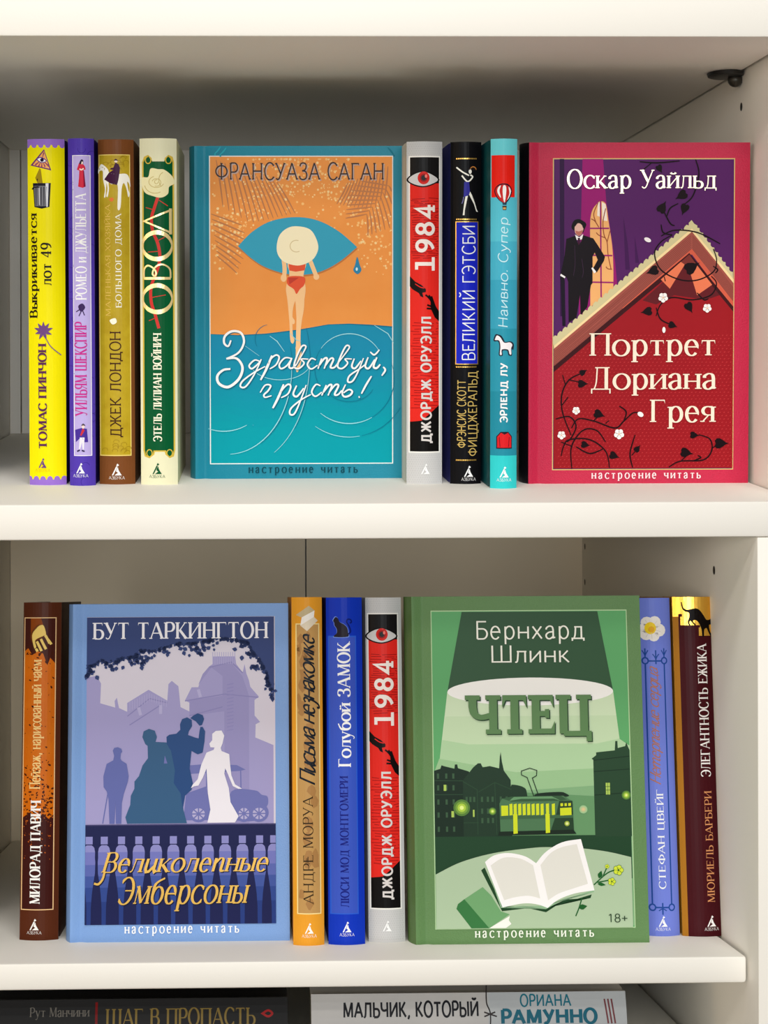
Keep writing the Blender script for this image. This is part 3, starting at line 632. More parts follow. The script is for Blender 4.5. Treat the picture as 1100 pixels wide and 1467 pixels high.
for pts, w_ in SCR: b.line((0, 104, 132), [(x + 4, y + 4) for x, y in pts], w_ * .95, True, .35, step=False)
b.layer += 1
for pts, w_ in SCR: b.line((246, 250, 250), pts, w_, True, .35, step=False)
b.use().part('series_lettering'); b.text((10, 70, 84), letters(NASTR, .17, .09, .03, 0, False, .38), 355, 668.5, 512, 680.5)
b.done()

# --- the grey and red spine, twice
def grey_red(b, dx, dy):
    b.off = (dx, dy)
    b.rect((196, 196, 196), 575, 195, 640, 700)
    b.layer += 1
    b.add((150, 150, 152), [[(x - .45, y), (x, y - .45), (x + .45, y), (x, y + .45)] for j, y in enumerate([203 + 3.2 * i for i in range(8)] + [652 + 3.2 * i for i in range(13)]) for x in [583.5 + (1.6 if j % 2 else 0) + 3.2 * k for k in range(16)]])
    b.rect((240, 238, 232), 585.8, 223, 630.8, 648.5); b.rect((222, 42, 34), 587.6, 225, 629.2, 646.6)
    b.layer += 1
    for y in [284 + i * 3.4 for i in range(26)] + [462 + i * 4.2 for i in range(30)]:
        x = 588 + rnd.uniform(0, 6); 
        while x < 628:
            l = rnd.uniform(6, 22); b.line((140, 18, 20), [(x, y + rnd.uniform(-1, 1)), (min(628.5, x + l), y + rnd.uniform(-1, 1))], .9, False, step=False); x += l + rnd.uniform(2, 7)
    b.rect((24, 23, 24), 587.6, 225, 629.2, 262)
    b.poly((18, 16, 16), [(587.6, 604), (604, 602), (616, 592), (629.2, 580), (629.2, 646.6), (587.6, 646.6)])
    b.use(570, 190, 5.642)
    E = [(72, 378), (120, 330), (200, 305), (280, 330), (338, 378), (280, 420), (200, 440), (120, 420)]
    b.blob((16, 15, 15), E); b.blob((205, 203, 203), [(205 + (x - 205) * .9, 374 + (y - 374) * .84) for x, y in E])
    b.ell((206, 36, 30), 207, 364, 48, 52); b.ell((150, 20, 20), 207, 364, 30, 33); b.ell((40, 38, 40), 207, 364, 20, 22); b.ell((236, 120, 110), 226, 350, 10, 14)
    BK = (18, 14, 14)
    b.poly(BK, [(98, 1155), (140, 1200), (190, 1228), (226, 1262), (224, 1284), (196, 1290), (206, 1328), (182, 1318), (168, 1292), (120, 1262), (98, 1236)])
    b.line((222, 42, 34), [(140, 1218), (180, 1244), (212, 1252)], 8)
    b.lines(BK, [[(222, 1306), (258, 1340), (285, 1390)], [(236, 1388), (270, 1400)], [(250, 1310), (275, 1350)], [(232, 1416), (280, 1420)], [(270, 1318), (300, 1400)]], 14)
    b.poly(BK, [(262, 1330), (290, 1370), (320, 1420), (334, 1440), (334, 1520), (300, 1490), (266, 1420)])
    b.use().part('title_lettering')
    ttl = []
    x = 0
    for polys, wd in ((pen([(0, 0), (.62, 0)], lambda i, n, t: .17), 0), (pen([(.31, 0), (.31, .93), (.05, .93)], lambda i, n, t: .17), .84),
                      (pen(arc(.3, .66, .22, .26, 0, 360, 30), lambda i, n, t: .17) + pen(cr([(.52, .66), (.5, .36), (.36, .12), (.16, .0)]), lambda i, n, t: .17), .78),
                      (pen(arc(.3, .7, .19, .22, 0, 360, 30), lambda i, n, t: .17) + pen(arc(.3, .24, .23, .25, 0, 360, 30), lambda i, n, t: .17), .8),
                      (pen([(.6, .24), (.06, .24), (.42, .95), (.42, -.04)], lambda i, n, t: .17) + pen([(.28, -.03), (.58, -.03)], lambda i, n, t: .12), .7)):
        ttl += [[(x + a, c) for a, c in p] for p in polys]; x += wd
    b.text((243, 232, 226), ttl, 592, 293, 623, 387, True)
    b.part('author_lettering'); b.text((214, 208, 206), sans('ДЖОРДЖ ОРУЭЛЛ', .19, .16), 602, 453, 620, 634.5, True)
    b.off = (0, 0)
    b.mark(609.5 + dx, 664 + dy, 679 + dy, (250, 250, 250), False); b.done()
b = Book('book', 'grey spine with a red panel, an eye and white 1984, on the upper shelf', (583, 634, 202.5, 693.5), 'upper', False, (190, 188, 176), (200, 200, 200), W=.128)
grey_red(b, 0, 0)

# --- black spine with the dancer
b = Book('book', 'black spine with a dancing woman and a royal blue title panel', (646, 690, 203, 693.5), 'upper', False, (26, 30, 110), (14, 14, 18), W=.128)
b.rect((16, 16, 19), 640, 190, 700, 700)
for y in (227, 313.5, 525, 659):
    b.add(GOLD, [[(653.5 + i * 2.5, y - .9), (655.3 + i * 2.5, y - .9), (655.3 + i * 2.5, y + .9), (653.5 + i * 2.5, y + .9)] for i in range(12)])
b.use(650, 230, 11.58)
b.lines(WH, [[(45, 108), (140, 185), (250, 245)], [(130, 245), (225, 345), (310, 270), (270, 235)]], 24)
b.ell(WH, 268, 180, 26, 38); b.blob((30, 24, 26), [(240, 150), (280, 110), (350, 130), (340, 160), (290, 150)])
b.line((200, 130, 60), arc(320, 150, 50, 50, 200, 360, 12), 16, False, .5)
b.poly((48, 46, 150), [(170, 350), (250, 350), (265, 510), (235, 580), (160, 600), (165, 450)])
b.poly(WH, [(190, 590), (230, 580), (205, 700), (180, 820), (175, 900), (145, 900), (155, 820), (170, 700)])
b.poly(WH, [(268, 510), (300, 570), (350, 700), (380, 800), (405, 845), (375, 840), (335, 720), (250, 560)])
b.line((120, 116, 170), [(160, 600), (150, 660), (130, 710)], 14)
b.use(); b.frame(GOLD, 652.6, 316.5, 685.6, 521.5, 1.2); b.rect((28, 40, 190), 653.8, 317.8, 684.4, 520.3)
b.part('title_lettering'); b.text((240, 242, 250), letters('ВЕЛИКИЙ ГЭТСБИ', .085, .085, 0), 657.5, 323, 681.5, 515, True)
b.part('author_lettering'); b.text((206, 176, 100), letters('ФРЭНСИС СКОТТ', .12, .12, 0), 654.5, 544, 668, 641, True); b.text((206, 176, 100), letters('ФИЦДЖЕРАЛЬД', .1, .1, 0), 670, 531, 686.5, 653, True)
b.mark(671.5, 667, 683, (248, 248, 248), True, 10.5); b.done()

# --- turquoise spine with the balloon
b = Book('book', 'turquoise spine with a striped hot air balloon, a little horse and a red jumper', (703.5, 741.5, 198.5, 700), 'upper', False, (12, 74, 78), (70, 178, 196), W=.128, T=.02)
b.rect((104, 202, 212), 695, 190, 750, 283); b.rect((84, 186, 206), 695, 282, 750, 345); b.rect((70, 172, 198), 695, 345, 750, 400); b.rect((58, 160, 188), 695, 400, 750, 470); b.rect((46, 148, 172), 695, 470, 750, 560); b.rect((38, 138, 160), 695, 560, 750, 653); b.rect((52, 200, 202), 695, 652.5, 750, 705)
b.rect((226, 34, 24), 704.5, 222, 737.5, 282)
b.use(650, 230, 11.58)
b.blob((26, 22, 40), [(675, 510), (700, 430), (760, 385), (830, 375), (900, 390), (955, 450), (965, 520), (930, 610), (870, 690), (800, 690), (720, 620)])
b.blob((196, 40, 40), [(690, 510), (720, 430), (830, 392), (930, 440), (945, 520), (860, 680), (800, 680), (735, 620)])
b.add((240, 238, 238), [cr([(720, 500), (735, 440), (775, 410), (755, 500), (780, 610), (745, 570)], 5, True), cr([(805, 500), (812, 420), (840, 405), (862, 430), (865, 510), (850, 640), (835, 690), (815, 620)], 5, True), cr([(905, 430), (945, 500), (920, 590), (880, 650), (918, 540)], 5, True)])
b.poly((30, 60, 80), [(800, 690), (875, 690), (868, 730), (808, 730)]); b.poly((60, 44, 30), [(800, 745), (872, 745), (866, 815), (808, 815)]); b.rect((200, 150, 80), 812, 770, 860, 805)
b.use().part('title_lettering'); b.text((196, 232, 240), letters('Наивно. Супер', .085, .085, 0, .1), 713, 311, 731.5, 468, True)
b.part('cover_picture').use(570, 440, 5.432)
b.blob((40, 44, 60), [(765, 205), (800, 225), (830, 265), (880, 262), (905, 285), (900, 330), (885, 320), (890, 370), (862, 370), (850, 335), (815, 335), (815, 372), (786, 368), (790, 300), (780, 262), (752, 262), (748, 242)], 4)
b.blob((240, 236, 240), [(772, 216), (798, 232), (826, 272), (872, 270), (892, 290), (882, 318), (884, 362), (870, 362), (856, 326), (808, 326), (808, 364), (794, 362), (798, 300), (788, 256), (760, 252), (758, 244)], 4)
b.line((30, 30, 40), [(772, 210), (802, 222), (826, 262)], 8)
b.poly((40, 30, 40), [(768, 1005), (800, 968), (860, 968), (890, 1005), (890, 1100), (768, 1100)]); b.poly((214, 34, 40), [(775, 1008), (803, 975), (830, 990), (858, 975), (884, 1008), (884, 1092), (775, 1092)])
b.lines((60, 20, 30), [[(790, 1010), (796, 1085)], [(868, 1010), (862, 1085)]], 4)
b.use().part('author_lettering'); b.text((246, 248, 250), sans('ЭРЛЕНД ЛУ', .19, .12), 716, 519, 728.5, 605, True)
b.mark(722.5, 668, 684, (250, 252, 252), True, 10.5); b.done()

# --- crimson cover with the man in black
b = Book('book', 'crimson front cover with a dark-haired man in a black suit beside a gilt frame corner', (749, 1073, 204, 692.5), 'upper', True, (198, 32, 72), (20, 12, 18), T=.028, case_bump=.5, mixcol=(182, 26, 62))
b.px = (747, 1077, 204, 692.5)
GL_ = (214, 184, 120)
b.rect(GL_, 790, 226.5, 1055, 673); b.rect((84, 34, 96), 791.4, 228, 1053.6, 671.5)
b.use(735, 190, 3.014)
b.poly((150, 26, 110), [(295, 113), (385, 113), (400, 300), (440, 560), (450, 660), (300, 830), (280, 830)])
b.poly((48, 20, 62), [(195, 113), (215, 113), (218, 790), (200, 790)])
b.poly((66, 26, 80), [(475, 360), (495, 480), (505, 590), (485, 590)]); b.poly((66, 26, 80), [(525, 445), (545, 560), (528, 560)])
b.use(785, 280, 6.667)
WN = (238, 176, 112)
b.poly(WN, cr([(395, 300), (400, 200), (425, 120), (485, 52)]) + [(515, 52)] + cr([(515, 52), (550, 90), (575, 250), (610, 480), (622, 700), (622, 900)]) + [(400, 1060)])
b.poly((246, 230, 216), [(470, 70), (490, 60), (490, 200), (462, 190)]); b.poly((246, 230, 216), [(508, 60), (545, 80), (562, 240), (515, 235)])
b.lines((150, 76, 50), [[(600, 700), (570, 560), (560, 440), (530, 370), (520, 250), (545, 120)], [(560, 440), (590, 330)], [(480, 300), (440, 240), (405, 220)], [(450, 250), (430, 170), (470, 70)], [(610, 700), (570, 695), (550, 675)], [(540, 400), (480, 375), (455, 350)]], 9)
b.lines((150, 26, 110), [[(495, 50), (505, 980)], [(392, 310), (580, 310)], [(400, 565), (612, 570)], [(410, 822), (622, 826)]], 14, False)
b.blob((20, 16, 18), [(215, 300), (235, 240), (280, 222), (325, 238), (358, 270), (340, 320), (325, 350), (300, 300), (245, 330)])
b.blob((226, 180, 166), [(250, 285), (275, 255), (305, 270), (330, 300), (320, 345), (290, 382), (255, 360), (245, 320)])
b.poly((186, 110, 96), [(252, 330), (285, 340), (325, 325), (318, 350), (290, 382), (258, 362)])
b.blob((20, 16, 18), [(235, 300), (245, 250), (290, 240), (345, 270), (330, 310), (310, 270), (275, 262), (255, 285)])
b.poly((244, 240, 240), [(248, 368), (290, 395), (328, 362), (318, 415), (265, 420)])
b.poly((66, 20, 50), [(275, 400), (298, 400), (292, 480), (278, 480)])
BK = (24, 17, 22)
b.poly(BK, [(250, 380), (272, 440), (285, 470), (310, 430), (328, 375), (425, 405), (470, 470), (540, 580), (530, 620), (460, 732), (425, 690), (470, 610), (440, 540), (420, 580), (420, 830), (405, 850), (370, 1060), (305, 1140), (300, 940), (265, 1160), (190, 1205), (185, 820), (170, 780), (158, 770), (112, 745), (150, 560), (165, 410)])
b.poly(BK, [(110, 760), (155, 780), (140, 800), (105, 795)]); b.poly((26, 18, 34), [(112, 800), (150, 800), (160, 1240), (130, 1240)])
b.poly((244, 240, 240), [(112, 742), (158, 770), (150, 785), (106, 760)]); b.poly((244, 240, 240), [(420, 680), (455, 722), (436, 740), (408, 690)])
b.lines((64, 40, 66), [[(245, 470), (250, 640), (235, 760)], [(315, 600), (330, 720), (318, 780)]], 4)
b.use(735, 190, 3.014)
AP = (775, 408)
LACE = [(168, 905)]
for i in range(27):
    t_ = i / 27.0; x, y = 172 + (770 - 172) * t_, 890 + (396 - 890) * t_
    LACE += [(x - 5, y - 8), (x + 4, y - 18), (x + 14, y - 15)]
LACE += [(762, 388), (774, 376), (786, 392), (800, 400)]
for i in range(10):
    t_ = i / 10.0; x, y = 795 + (960 - 795) * t_, 405 + (615 - 405) * t_
    LACE += [(x + 4, y + 4), (x + 14, y + 6), (x + 14, y + 18)]
b.poly((206, 196, 150), LACE + [(960, 640), (776, 425), (172, 920)])
b.poly((240, 214, 160), [(172, 918), (776, 412), (960, 632), (960, 650), (776, 428), (172, 932)])
b.poly((158, 82, 72), [(172, 930), (776, 426), (960, 648), (960, 760), (776, 520), (172, 1010)])
b.layer += 1
for i in range(9):
    o_ = 14 + i * 8
    b.line((122, 58, 52), [(176, 928 + o_), (400, 742 + o_ + rnd.uniform(-3, 3)), (600, 572 + o_), (772, 430 + o_)], 2, True, step=False); b.line((122, 58, 52), [(778, 430 + o_), (870, 540 + o_), (958, 655 + o_)], 2, True, step=False)
b.poly((204, 92, 70), [(470, 755), (776, 500), (960, 728), (960, 762), (776, 524), (490, 762)])
b.poly((60, 22, 26), [(172, 1005), (765, 518), (960, 750), (960, 775), (765, 540), (172, 1035)])
b.poly((150, 26, 34), [(172, 1030), (700, 596), (765, 542), (960, 772), (960, 1448), (172, 1448)])
b.poly((96, 30, 36), [(560, 722), (765, 540), (900, 700), (840, 720), (700, 700), (620, 740)])
b.poly((226, 120, 84), [(640, 632), (680, 672), (745, 568), (728, 556)]); b.poly((226, 120, 84), [(765, 590), (800, 700), (866, 655), (790, 560)])
b.poly((120, 50, 46), [(728, 556), (765, 524), (790, 560), (765, 590), (745, 568)])
b.use(735, 440, 3.014); b.layer += 1
wv = []
for j in range(40):
    for i in range(44):
        x, y = 190 + i * 18 + (9 if j % 2 else 0), 120 + j * 14.5
        if x < 962 and y < 690 and y > 275 - (x - 172) * .80: wv.append([(x, y), (x + 6, y - 3), (x + 7, y), (x + 1, y + 3)])
b.add((186, 52, 56), wv)
b.use()
VN = (26, 14, 18)
b.use(735, 190, 3.014)
b.lines(VN, [[(545, 125), (620, 130), (720, 122)], [(600, 128), (560, 160)], [(790, 115), (805, 180), (780, 270), (740, 310)], [(650, 335), (680, 390), (700, 400)], [(715, 305), (680, 325), (665, 360)], [(640, 445), (700, 420), (800, 430), (900, 478)], [(640, 395), (650, 430), (690, 440)], [(690, 440), (640, 470), (612, 520), (640, 590), (720, 632), (800, 635), (870, 600), (885, 550), (870, 500)], [(862, 618), (885, 650), (860, 700), (780, 720), (690, 710), (640, 740), (620, 790)], [(870, 575), (890, 590), (880, 605)], [(800, 690), (830, 720), (850, 715)], [(655, 620), (660, 640)]], 6, True, .3)
def heart(cx, cy, r, a=0):
    c, s_ = math.cos(math.radians(a)), math.sin(math.radians(a))
    b.add(VN, [[(cx + r * 1.15 * (u * c - v * s_), cy + r * 1.15 * (u * s_ + v * c)) for u, v in ((1.3, 0), (.8, .16), (.35, .5), (-.2, .8), (-.7, .78), (-.98, .4), (-.8, 0), (-.98, -.4), (-.7, -.78), (-.2, -.8), (.35, -.5), (.8, -.16))]])
for x, y, r, a in ((632, 155, 15, 60), (730, 270, 22, 150), (645, 322, 22, -60), (742, 328, 20, 110), (775, 580, 28, -30), (605, 595, 22, 160), (580, 770, 20, 170), (765, 752, 20, 60)): heart(x, y, r, a)
b.ell((240, 232, 236), 581, 461, 16, 9, 25)
b.use(735, 440, 3.014)
b.lines(VN, [[(252, 695), (250, 600), (300, 530), (360, 530), (400, 580)], [(180, 480), (240, 470), (270, 510), (250, 560), (230, 580)], [(205, 640), (215, 600), (240, 570), (330, 570), (400, 620), (418, 692)], [(248, 550), (210, 450), (208, 370), (240, 310), (300, 280)], [(250, 520), (280, 480), (350, 490), (440, 520), (480, 490), (520, 455), (550, 455)], [(480, 490), (490, 450), (460, 425)], [(222, 330), (210, 290)], [(208, 420), (235, 385)], [(235, 310), (280, 320)], [(270, 600), (330, 630), (390, 610)], [(520, 692), (508, 630), (530, 550)], [(515, 640), (545, 605)], [(680, 690), (730, 665), (830, 660), (868, 620), (860, 570), (810, 550)], [(868, 610), (900, 590)], [(735, 662), (770, 630)], [(790, 662), (820, 650), (806, 640)], [(400, 500), (415, 488)], [(620, 0), (640, 50), (690, 75)], [(255, 600), (205, 580)], [(345, 490), (375, 462)]], 6, True, .3)
for x, y, r, a in ((300, 278, 14, -30), (297, 328, 18, 0), (370, 460, 20, 20), (310, 592, 16, 10), (437, 640, 18, 20), (540, 610, 14, -50), (790, 552, 16, 5), (755, 628, 22, 10), (908, 588, 24, 0), (692, 76, 16, 20)): heart(x, y, r, a)
def flower(x, y, r):
    b.layer += 1
    for k in range(5): b.add((246, 240, 238), [[(x + r * .6 * math.cos(k * 1.2566 + .3) + r * .5 * math.cos(q * .785), y + r * .6 * math.sin(k * 1.2566 + .3) + r * .5 * math.sin(q * .785)) for q in range(8)]], step=False)
    b.ell((226, 180, 150), x, y, r * .2)
for x, y, r in ((270, 444, 16), (206, 550, 17), (459, 546, 21)): flower(x, y, r)
b.ell((246, 240, 238), 553, 461, 14, 10, 30); b.ell((246, 240, 238), 654, 96, 7, 13)
b.use(735, 190, 3.014); flower(650, 710, 20); flower(844, 756, 18)
b.use().part('author_lettering')
CRM = (248, 226, 206)
b.text(foil((246, 226, 196), .35), letters('Оскар Уайльд', .13, .055, .05), 810, 242, 1027.5, 277)
b.part('title_lettering')
b.text(CRM, letters('Портрет', .13, .05, .06), 843.5, 476.5, 1027, 518); b.text(CRM, letters('Дориана', .13, .05, .06), 846, 525, 1028.5, 566); b.text(CRM, letters('Грея', .13, .05, .06), 932, 572, 1028.5, 613.5)
b.part('series_lettering'); b.text((250, 220, 224), letters(NASTR, .17, .09, .03, 0, False, .38), 847, 676.5, 1007, 688.5)
b.done()
# ================================================================== lower row
# --- dark brown and orange spine with the hand
b = Book('book', 'dark brown spine with an orange panel and a pale hand, leftmost on the lower shelf', (30, 85, 863, 1347.5), 'lower', False, (58, 24, 12), (88, 42, 24), W=.126)
b.rect((84, 40, 22), 20, 850, 95, 1360)
b.rect((240, 196, 140), 31.5, 885, 78.2, 1305); b.rect((206, 104, 14), 32.8, 886.3, 76.9, 1303.7)
b.rect(mat((216, 116, 18), .38, 0, 0, 120, 1, .08, None, (196, 90, 10)), 32.8, 930, 76.9, 1150)
b.poly((70, 30, 22), [(32.8, 886.3), (76.9, 886.3), (76.9, 952), (70, 944), (66, 955), (60, 938), (52, 934), (44, 940), (38, 930), (32.8, 934)])
b.poly((62, 24, 20), [(32.8, 1303.7), (76.9, 1303.7), (76.9, 1170), (70, 1176), (62, 1168), (54, 1178), (44, 1166), (32.8, 1174)])
b.layer += 1
for i in range(210):
    u = rnd.random()
    y = 1172 - abs(rnd.gauss(0, 34)) if u < .62 else (936 + abs(rnd.gauss(0, 14)) if u < .75 else rnd.uniform(950, 1130))
    if u >= .75 and rnd.random() < .5: continue
    x = rnd.uniform(34.5, 75.5); r = rnd.uniform(.6, 2.2); a = rnd.uniform(0, 180); k1 = rnd.uniform(.5, 1)
    c, s_ = math.cos(a), math.sin(a)
    b.add((72, 30, 14), [[(x + r * (p * c - q * k1 * s_), y + r * (p * s_ + q * k1 * c)) for p, q in ((1.3, 0), (.4, .8), (-.7, .9), (-1.2, -.1), (-.3, -.8), (.7, -.6))]], step=False)
b.layer += 1
for i in range(60):
    y = 1172 + abs(rnd.gauss(0, 30)); x = rnd.uniform(34.5, 75.5); r = rnd.uniform(.4, 1.5)
    if y < 1300: b.add((176, 84, 24), [[(x + r, y), (x, y + r * .7), (x - r * .8, y - r * .3), (x, y - r)]], step=False)
b.use(20, 850, 5.644)
b.poly((140, 66, 16), [(120, 205), (205, 205), (225, 265), (180, 260), (120, 330)])
b.blob((110, 56, 20), [(120, 330), (180, 258), (230, 275), (250, 340), (240, 350), (150, 400), (130, 400)])
b.blob((244, 208, 110), [(132, 345), (170, 285), (200, 262), (228, 268), (246, 335), (225, 350), (160, 385), (168, 440), (150, 448)])
b.lines((244, 208, 110), [[(172, 395), (190, 430), (212, 475)], [(205, 375), (222, 410), (248, 460)], [(240, 345), (258, 375), (276, 412)], [(262, 380), (280, 405), (290, 420)], [(165, 455), (180, 478)]], 21)
b.use().part('title_lettering'); b.text((246, 204, 132), letters('Пейзаж, нарисованный чаем', .17, .07, .04), 42, 946.5, 62.5, 1133, True)
b.part('author_lettering'); b.text((246, 240, 234), letters('МИЛОРАД ПАВИЧ', .2, .07, .06), 43.8, 1149, 61.8, 1296, True)
b.mark(51.5, 1317, 1333, (240, 236, 230), True, 10.5); b.done()

# --- pale blue cover with silhouettes
b = Book('book', 'pale blue front cover with silhouettes of strollers above a balustrade', (94, 414, 865, 1349), 'lower', True, (122, 160, 214), (122, 160, 214), T=.026, case_bump=.4, mixcol=(116, 154, 212))
NV, SKY, BLD = (44, 60, 112), (208, 202, 216), (158, 152, 198)
b.rect(SKY, 123, 884, 394.5, 1324.5)
b.use(80, 850, 3.143)
BL2 = (148, 142, 190)
b.poly(BLD, [(135, 390), (150, 380), (180, 375), (200, 410), (197, 500), (265, 520), (262, 490), (272, 475), (282, 522), (320, 540), (318, 500), (415, 440), (500, 490), (505, 415), (520, 400), (550, 425), (555, 470), (560, 520), (610, 545), (600, 500), (580, 490), (610, 430), (640, 430), (660, 370), (690, 335), (705, 325), (706, 290), (808, 290), (812, 325), (842, 365), (850, 325), (858, 368), (870, 400), (876, 430), (915, 475), (895, 490), (895, 560), (920, 590), (900, 600), (898, 660), (980, 695), (980, 1050), (135, 1050)])
b.poly(BL2, [(600, 490), (750, 470), (750, 380), (700, 340), (640, 420), (660, 370), (690, 335), (790, 320), (840, 380), (870, 470), (870, 1050), (760, 1050), (758, 540), (600, 560)])
b.lines((136, 130, 182), [[(580, 492), (760, 462), (912, 478)], [(600, 560), (750, 520)], [(320, 560), (420, 480), (500, 500)], [(330, 600), (470, 510)], [(690, 340), (790, 316), (842, 366)]], 5, False)
b.lines((170, 164, 206), [[(320 + i * 11, 500 - i * 5 if i < 9 else 455 + (i - 9) * 5), (320 + i * 11, 540 - i * 5 if i < 9 else 490 + (i - 9) * 4)] for i in range(17)] + [[(706 + i * 10, 270), (706 + i * 10, 325)] for i in range(11)], 3, False)
b.lines((140, 134, 186), [[(770, 420 + i * 16), (800, 414 + i * 16)] for i in range(14)], 5, False)
b.lines((176, 170, 210), [[(470, 510), (470, 550)], [(640, 440), (650, 475)], [(370, 520), (380, 555)]], 14, False)
b.use(120, 1020, 3.9286)
FAR = (108, 112, 172)
b.poly(FAR, [(590, 312), (690, 305), (860, 312), (910, 338), (880, 345), (600, 360)])
b.lines(FAR, [[(882, 340), (884, 460)], [(690, 340), (690, 440)]], 6, False)
b.poly(FAR, [(575, 470), (690, 430), (720, 620), (560, 620)])
b.blob(FAR, [(830, 460), (960, 455), (1000, 480), (1032, 490), (1036, 530), (1020, 560), (1000, 620), (830, 610)])
for cx in (645, 900, 985):
    b.ell(FAR, cx, 580, 54 if cx != 900 else 44, 52); b.ell((176, 170, 206), cx, 585, 36 if cx != 900 else 30, 32); b.lines(FAR, [[(cx, 585), (cx + 40 * math.cos(k * .785), 585 + 36 * math.sin(k * .785))] for k in range(8)], 7, False); b.ell(FAR, cx, 585, 10)
M1 = (96, 104, 166)
b.poly(M1, [(165, 235), (162, 225), (170, 210), (190, 206), (210, 215), (215, 232), (208, 240), (205, 270), (212, 282), (240, 300), (252, 370), (248, 400), (225, 470), (215, 520), (212, 636), (182, 636), (180, 520), (174, 636), (146, 636), (140, 500), (130, 455), (112, 430), (110, 370), (128, 300), (165, 280), (170, 255)])
b.line(M1, [(135, 470), (108, 634)], 5, False)
W2 = (52, 90, 128)
b.poly(W2, [(328, 150), (335, 118), (365, 104), (398, 115), (410, 150), (402, 178), (470, 182), (490, 220), (500, 280), (520, 330), (545, 440), (560, 560), (580, 636), (245, 636), (235, 600), (262, 530), (265, 480), (285, 440), (285, 400), (310, 370), (330, 310), (360, 270), (358, 200), (345, 190)])
M3 = (38, 72, 124)
b.poly(M3, [(540, 80), (552, 50), (580, 40), (606, 55), (608, 90), (590, 120), (585, 140), (625, 155), (645, 160), (650, 120), (655, 95), (668, 95), (682, 120), (678, 180), (668, 240), (640, 250), (605, 230), (595, 330), (615, 420), (605, 450), (570, 480), (556, 560), (545, 470), (505, 410), (512, 340), (490, 230), (466, 190), (464, 150), (480, 138), (520, 132), (542, 110)])
b.poly(M3, [(598, 45), (615, 30), (640, 18), (668, 28), (676, 50), (664, 84), (650, 88), (630, 64)])
b.poly(FAR, [(455, 255), (470, 300), (450, 300)])
WHT = (232, 228, 236)
b.poly(WHT, [(706, 190), (722, 170), (722, 135), (742, 118), (775, 116), (790, 145), (780, 190), (770, 215), (775, 232), (818, 250), (822, 300), (830, 370), (850, 420), (890, 445), (870, 446), (838, 430), (805, 350), (795, 330), (790, 360), (815, 440), (825, 520), (870, 600), (850, 634), (695, 634), (712, 560), (698, 470), (694, 400), (690, 330), (670, 380), (645, 425), (620, 430), (602, 440), (612, 420), (640, 390), (660, 310), (690, 240), (730, 225), (735, 212), (712, 210)])
b.use()
b.rect((28, 32, 76), 123, 1183, 394.5, 1324.5); b.rect((66, 64, 108), 123, 1183, 394.5, 1184.6)
cols = [(136, 136, 194), (112, 116, 184), (88, 100, 170), (64, 84, 154), (48, 70, 138), (38, 58, 122)]
xb = [128.5] + [150 + i * 24.6 for i in range(10)] + [391.5]
PRO = [(1200, 5), (1211, 5), (1211.5, 3), (1214, 6), (1216, 7.5), (1222, 8.6), (1230, 8.4), (1236, 9), (1252, 8.6), (1266, 6.4), (1282, 4.4), (1300, 3.2), (1324.4, 3)]
def wat(y):
    for (y0, w0), (y1, w1) in zip(PRO, PRO[1:]):
        if y0 <= y <= y1: return w0 + (w1 - w0) * (y - y0) / (y1 - y0)
    return 3
lv = [1200, 1222, 1240, 1256, 1272, 1292, 1324.4]
for k in range(6):
    ys = [lv[k]] + [p[0] for p in PRO if lv[k] < p[0] < lv[k + 1]] + [lv[k + 1]]
    P_ = []
    for xc in xb:
        q = [(min(394.3, xc + wat(y)), y) for y in ys] + [(max(123.2, xc - wat(y)), y) for y in reversed(ys)]
        P_.append(q)
    b.add(cols[k], P_)
b.rect((28, 32, 76), 123, 1210.8, 394.5, 1212)
# foliage
b.use(80, 850, 3.143)
EDGE = [(135, 375), (150, 330), (200, 300), (240, 320), (300, 290), (350, 285), (380, 255), (440, 260), (500, 240), (560, 225), (620, 225), (680, 212), (720, 205), (780, 205), (830, 215), (870, 225), (890, 270), (930, 310), (950, 360), (965, 420), (983, 480)]
b.poly(NV, [(135, 108), (984, 108)] + [(984, 480)] + list(reversed(EDGE)))
b.layer += 1
for i in range(len(EDGE) - 1):
    (xa, ya), (xb_, yb_) = EDGE[i], EDGE[i + 1]
    for k in range(11):
        t_ = rnd.random(); x, y = xa + (xb_ - xa) * t_, ya + (yb_ - ya) * t_
        b.leaf(NV, min(976, max(139, x)), y - 4, rnd.uniform(16, 28), rnd.uniform(40, 150) if x < 860 else rnd.uniform(70, 190), .36, step=False)
for cx, cy, n_ in ((160, 355, 12), (250, 330, 16), (360, 310, 22), (400, 290, 8), (640, 262, 18), (600, 250, 10), (870, 285, 14), (840, 240, 8), (915, 345, 12), (960, 430, 12), (700, 225, 8), (480, 262, 8)):
    for k in range(n_):
        b.leaf(NV, cx + rnd.gauss(0, 18), cy + rnd.gauss(0, 12), rnd.uniform(15, 26), rnd.uniform(0, 360), .4, step=False)
b.use().part('author_lettering'); b.text((240, 238, 244), letters('БУТ ТАРКИНГТОН', .15, .06, .06), 131, 891, 385, 917)
b.part('title_lettering')
GF2 = foil((168, 130, 50), .3); DK = (22, 24, 52)
t1, t2 = letters('Великолепные', .13, .05, .05, .28, True), letters('Эмберсоны', .13, .05, .05, .28, True)
for dx, c_ in ((1.3, DK), (0, GF2)):
    b.text(c_, t1, 146 + dx, 1222 + dx, 384 + dx, 1253.5 + dx); b.text(c_, t2, 170 + dx, 1257 + dx, 358 + dx, 1306 + dx)
    b.line(c_, [(151 + dx, 1249 + dx), (148 + dx, 1260 + dx), (142 + dx, 1267 + dx), (136 + dx, 1266 + dx)], 3)
b.part('series_lettering'); b.text((240, 242, 250), letters(NASTR, .17, .09, .03, 0, False, .38), 179.5, 1326.5, 342, 1340.5)
b.done()

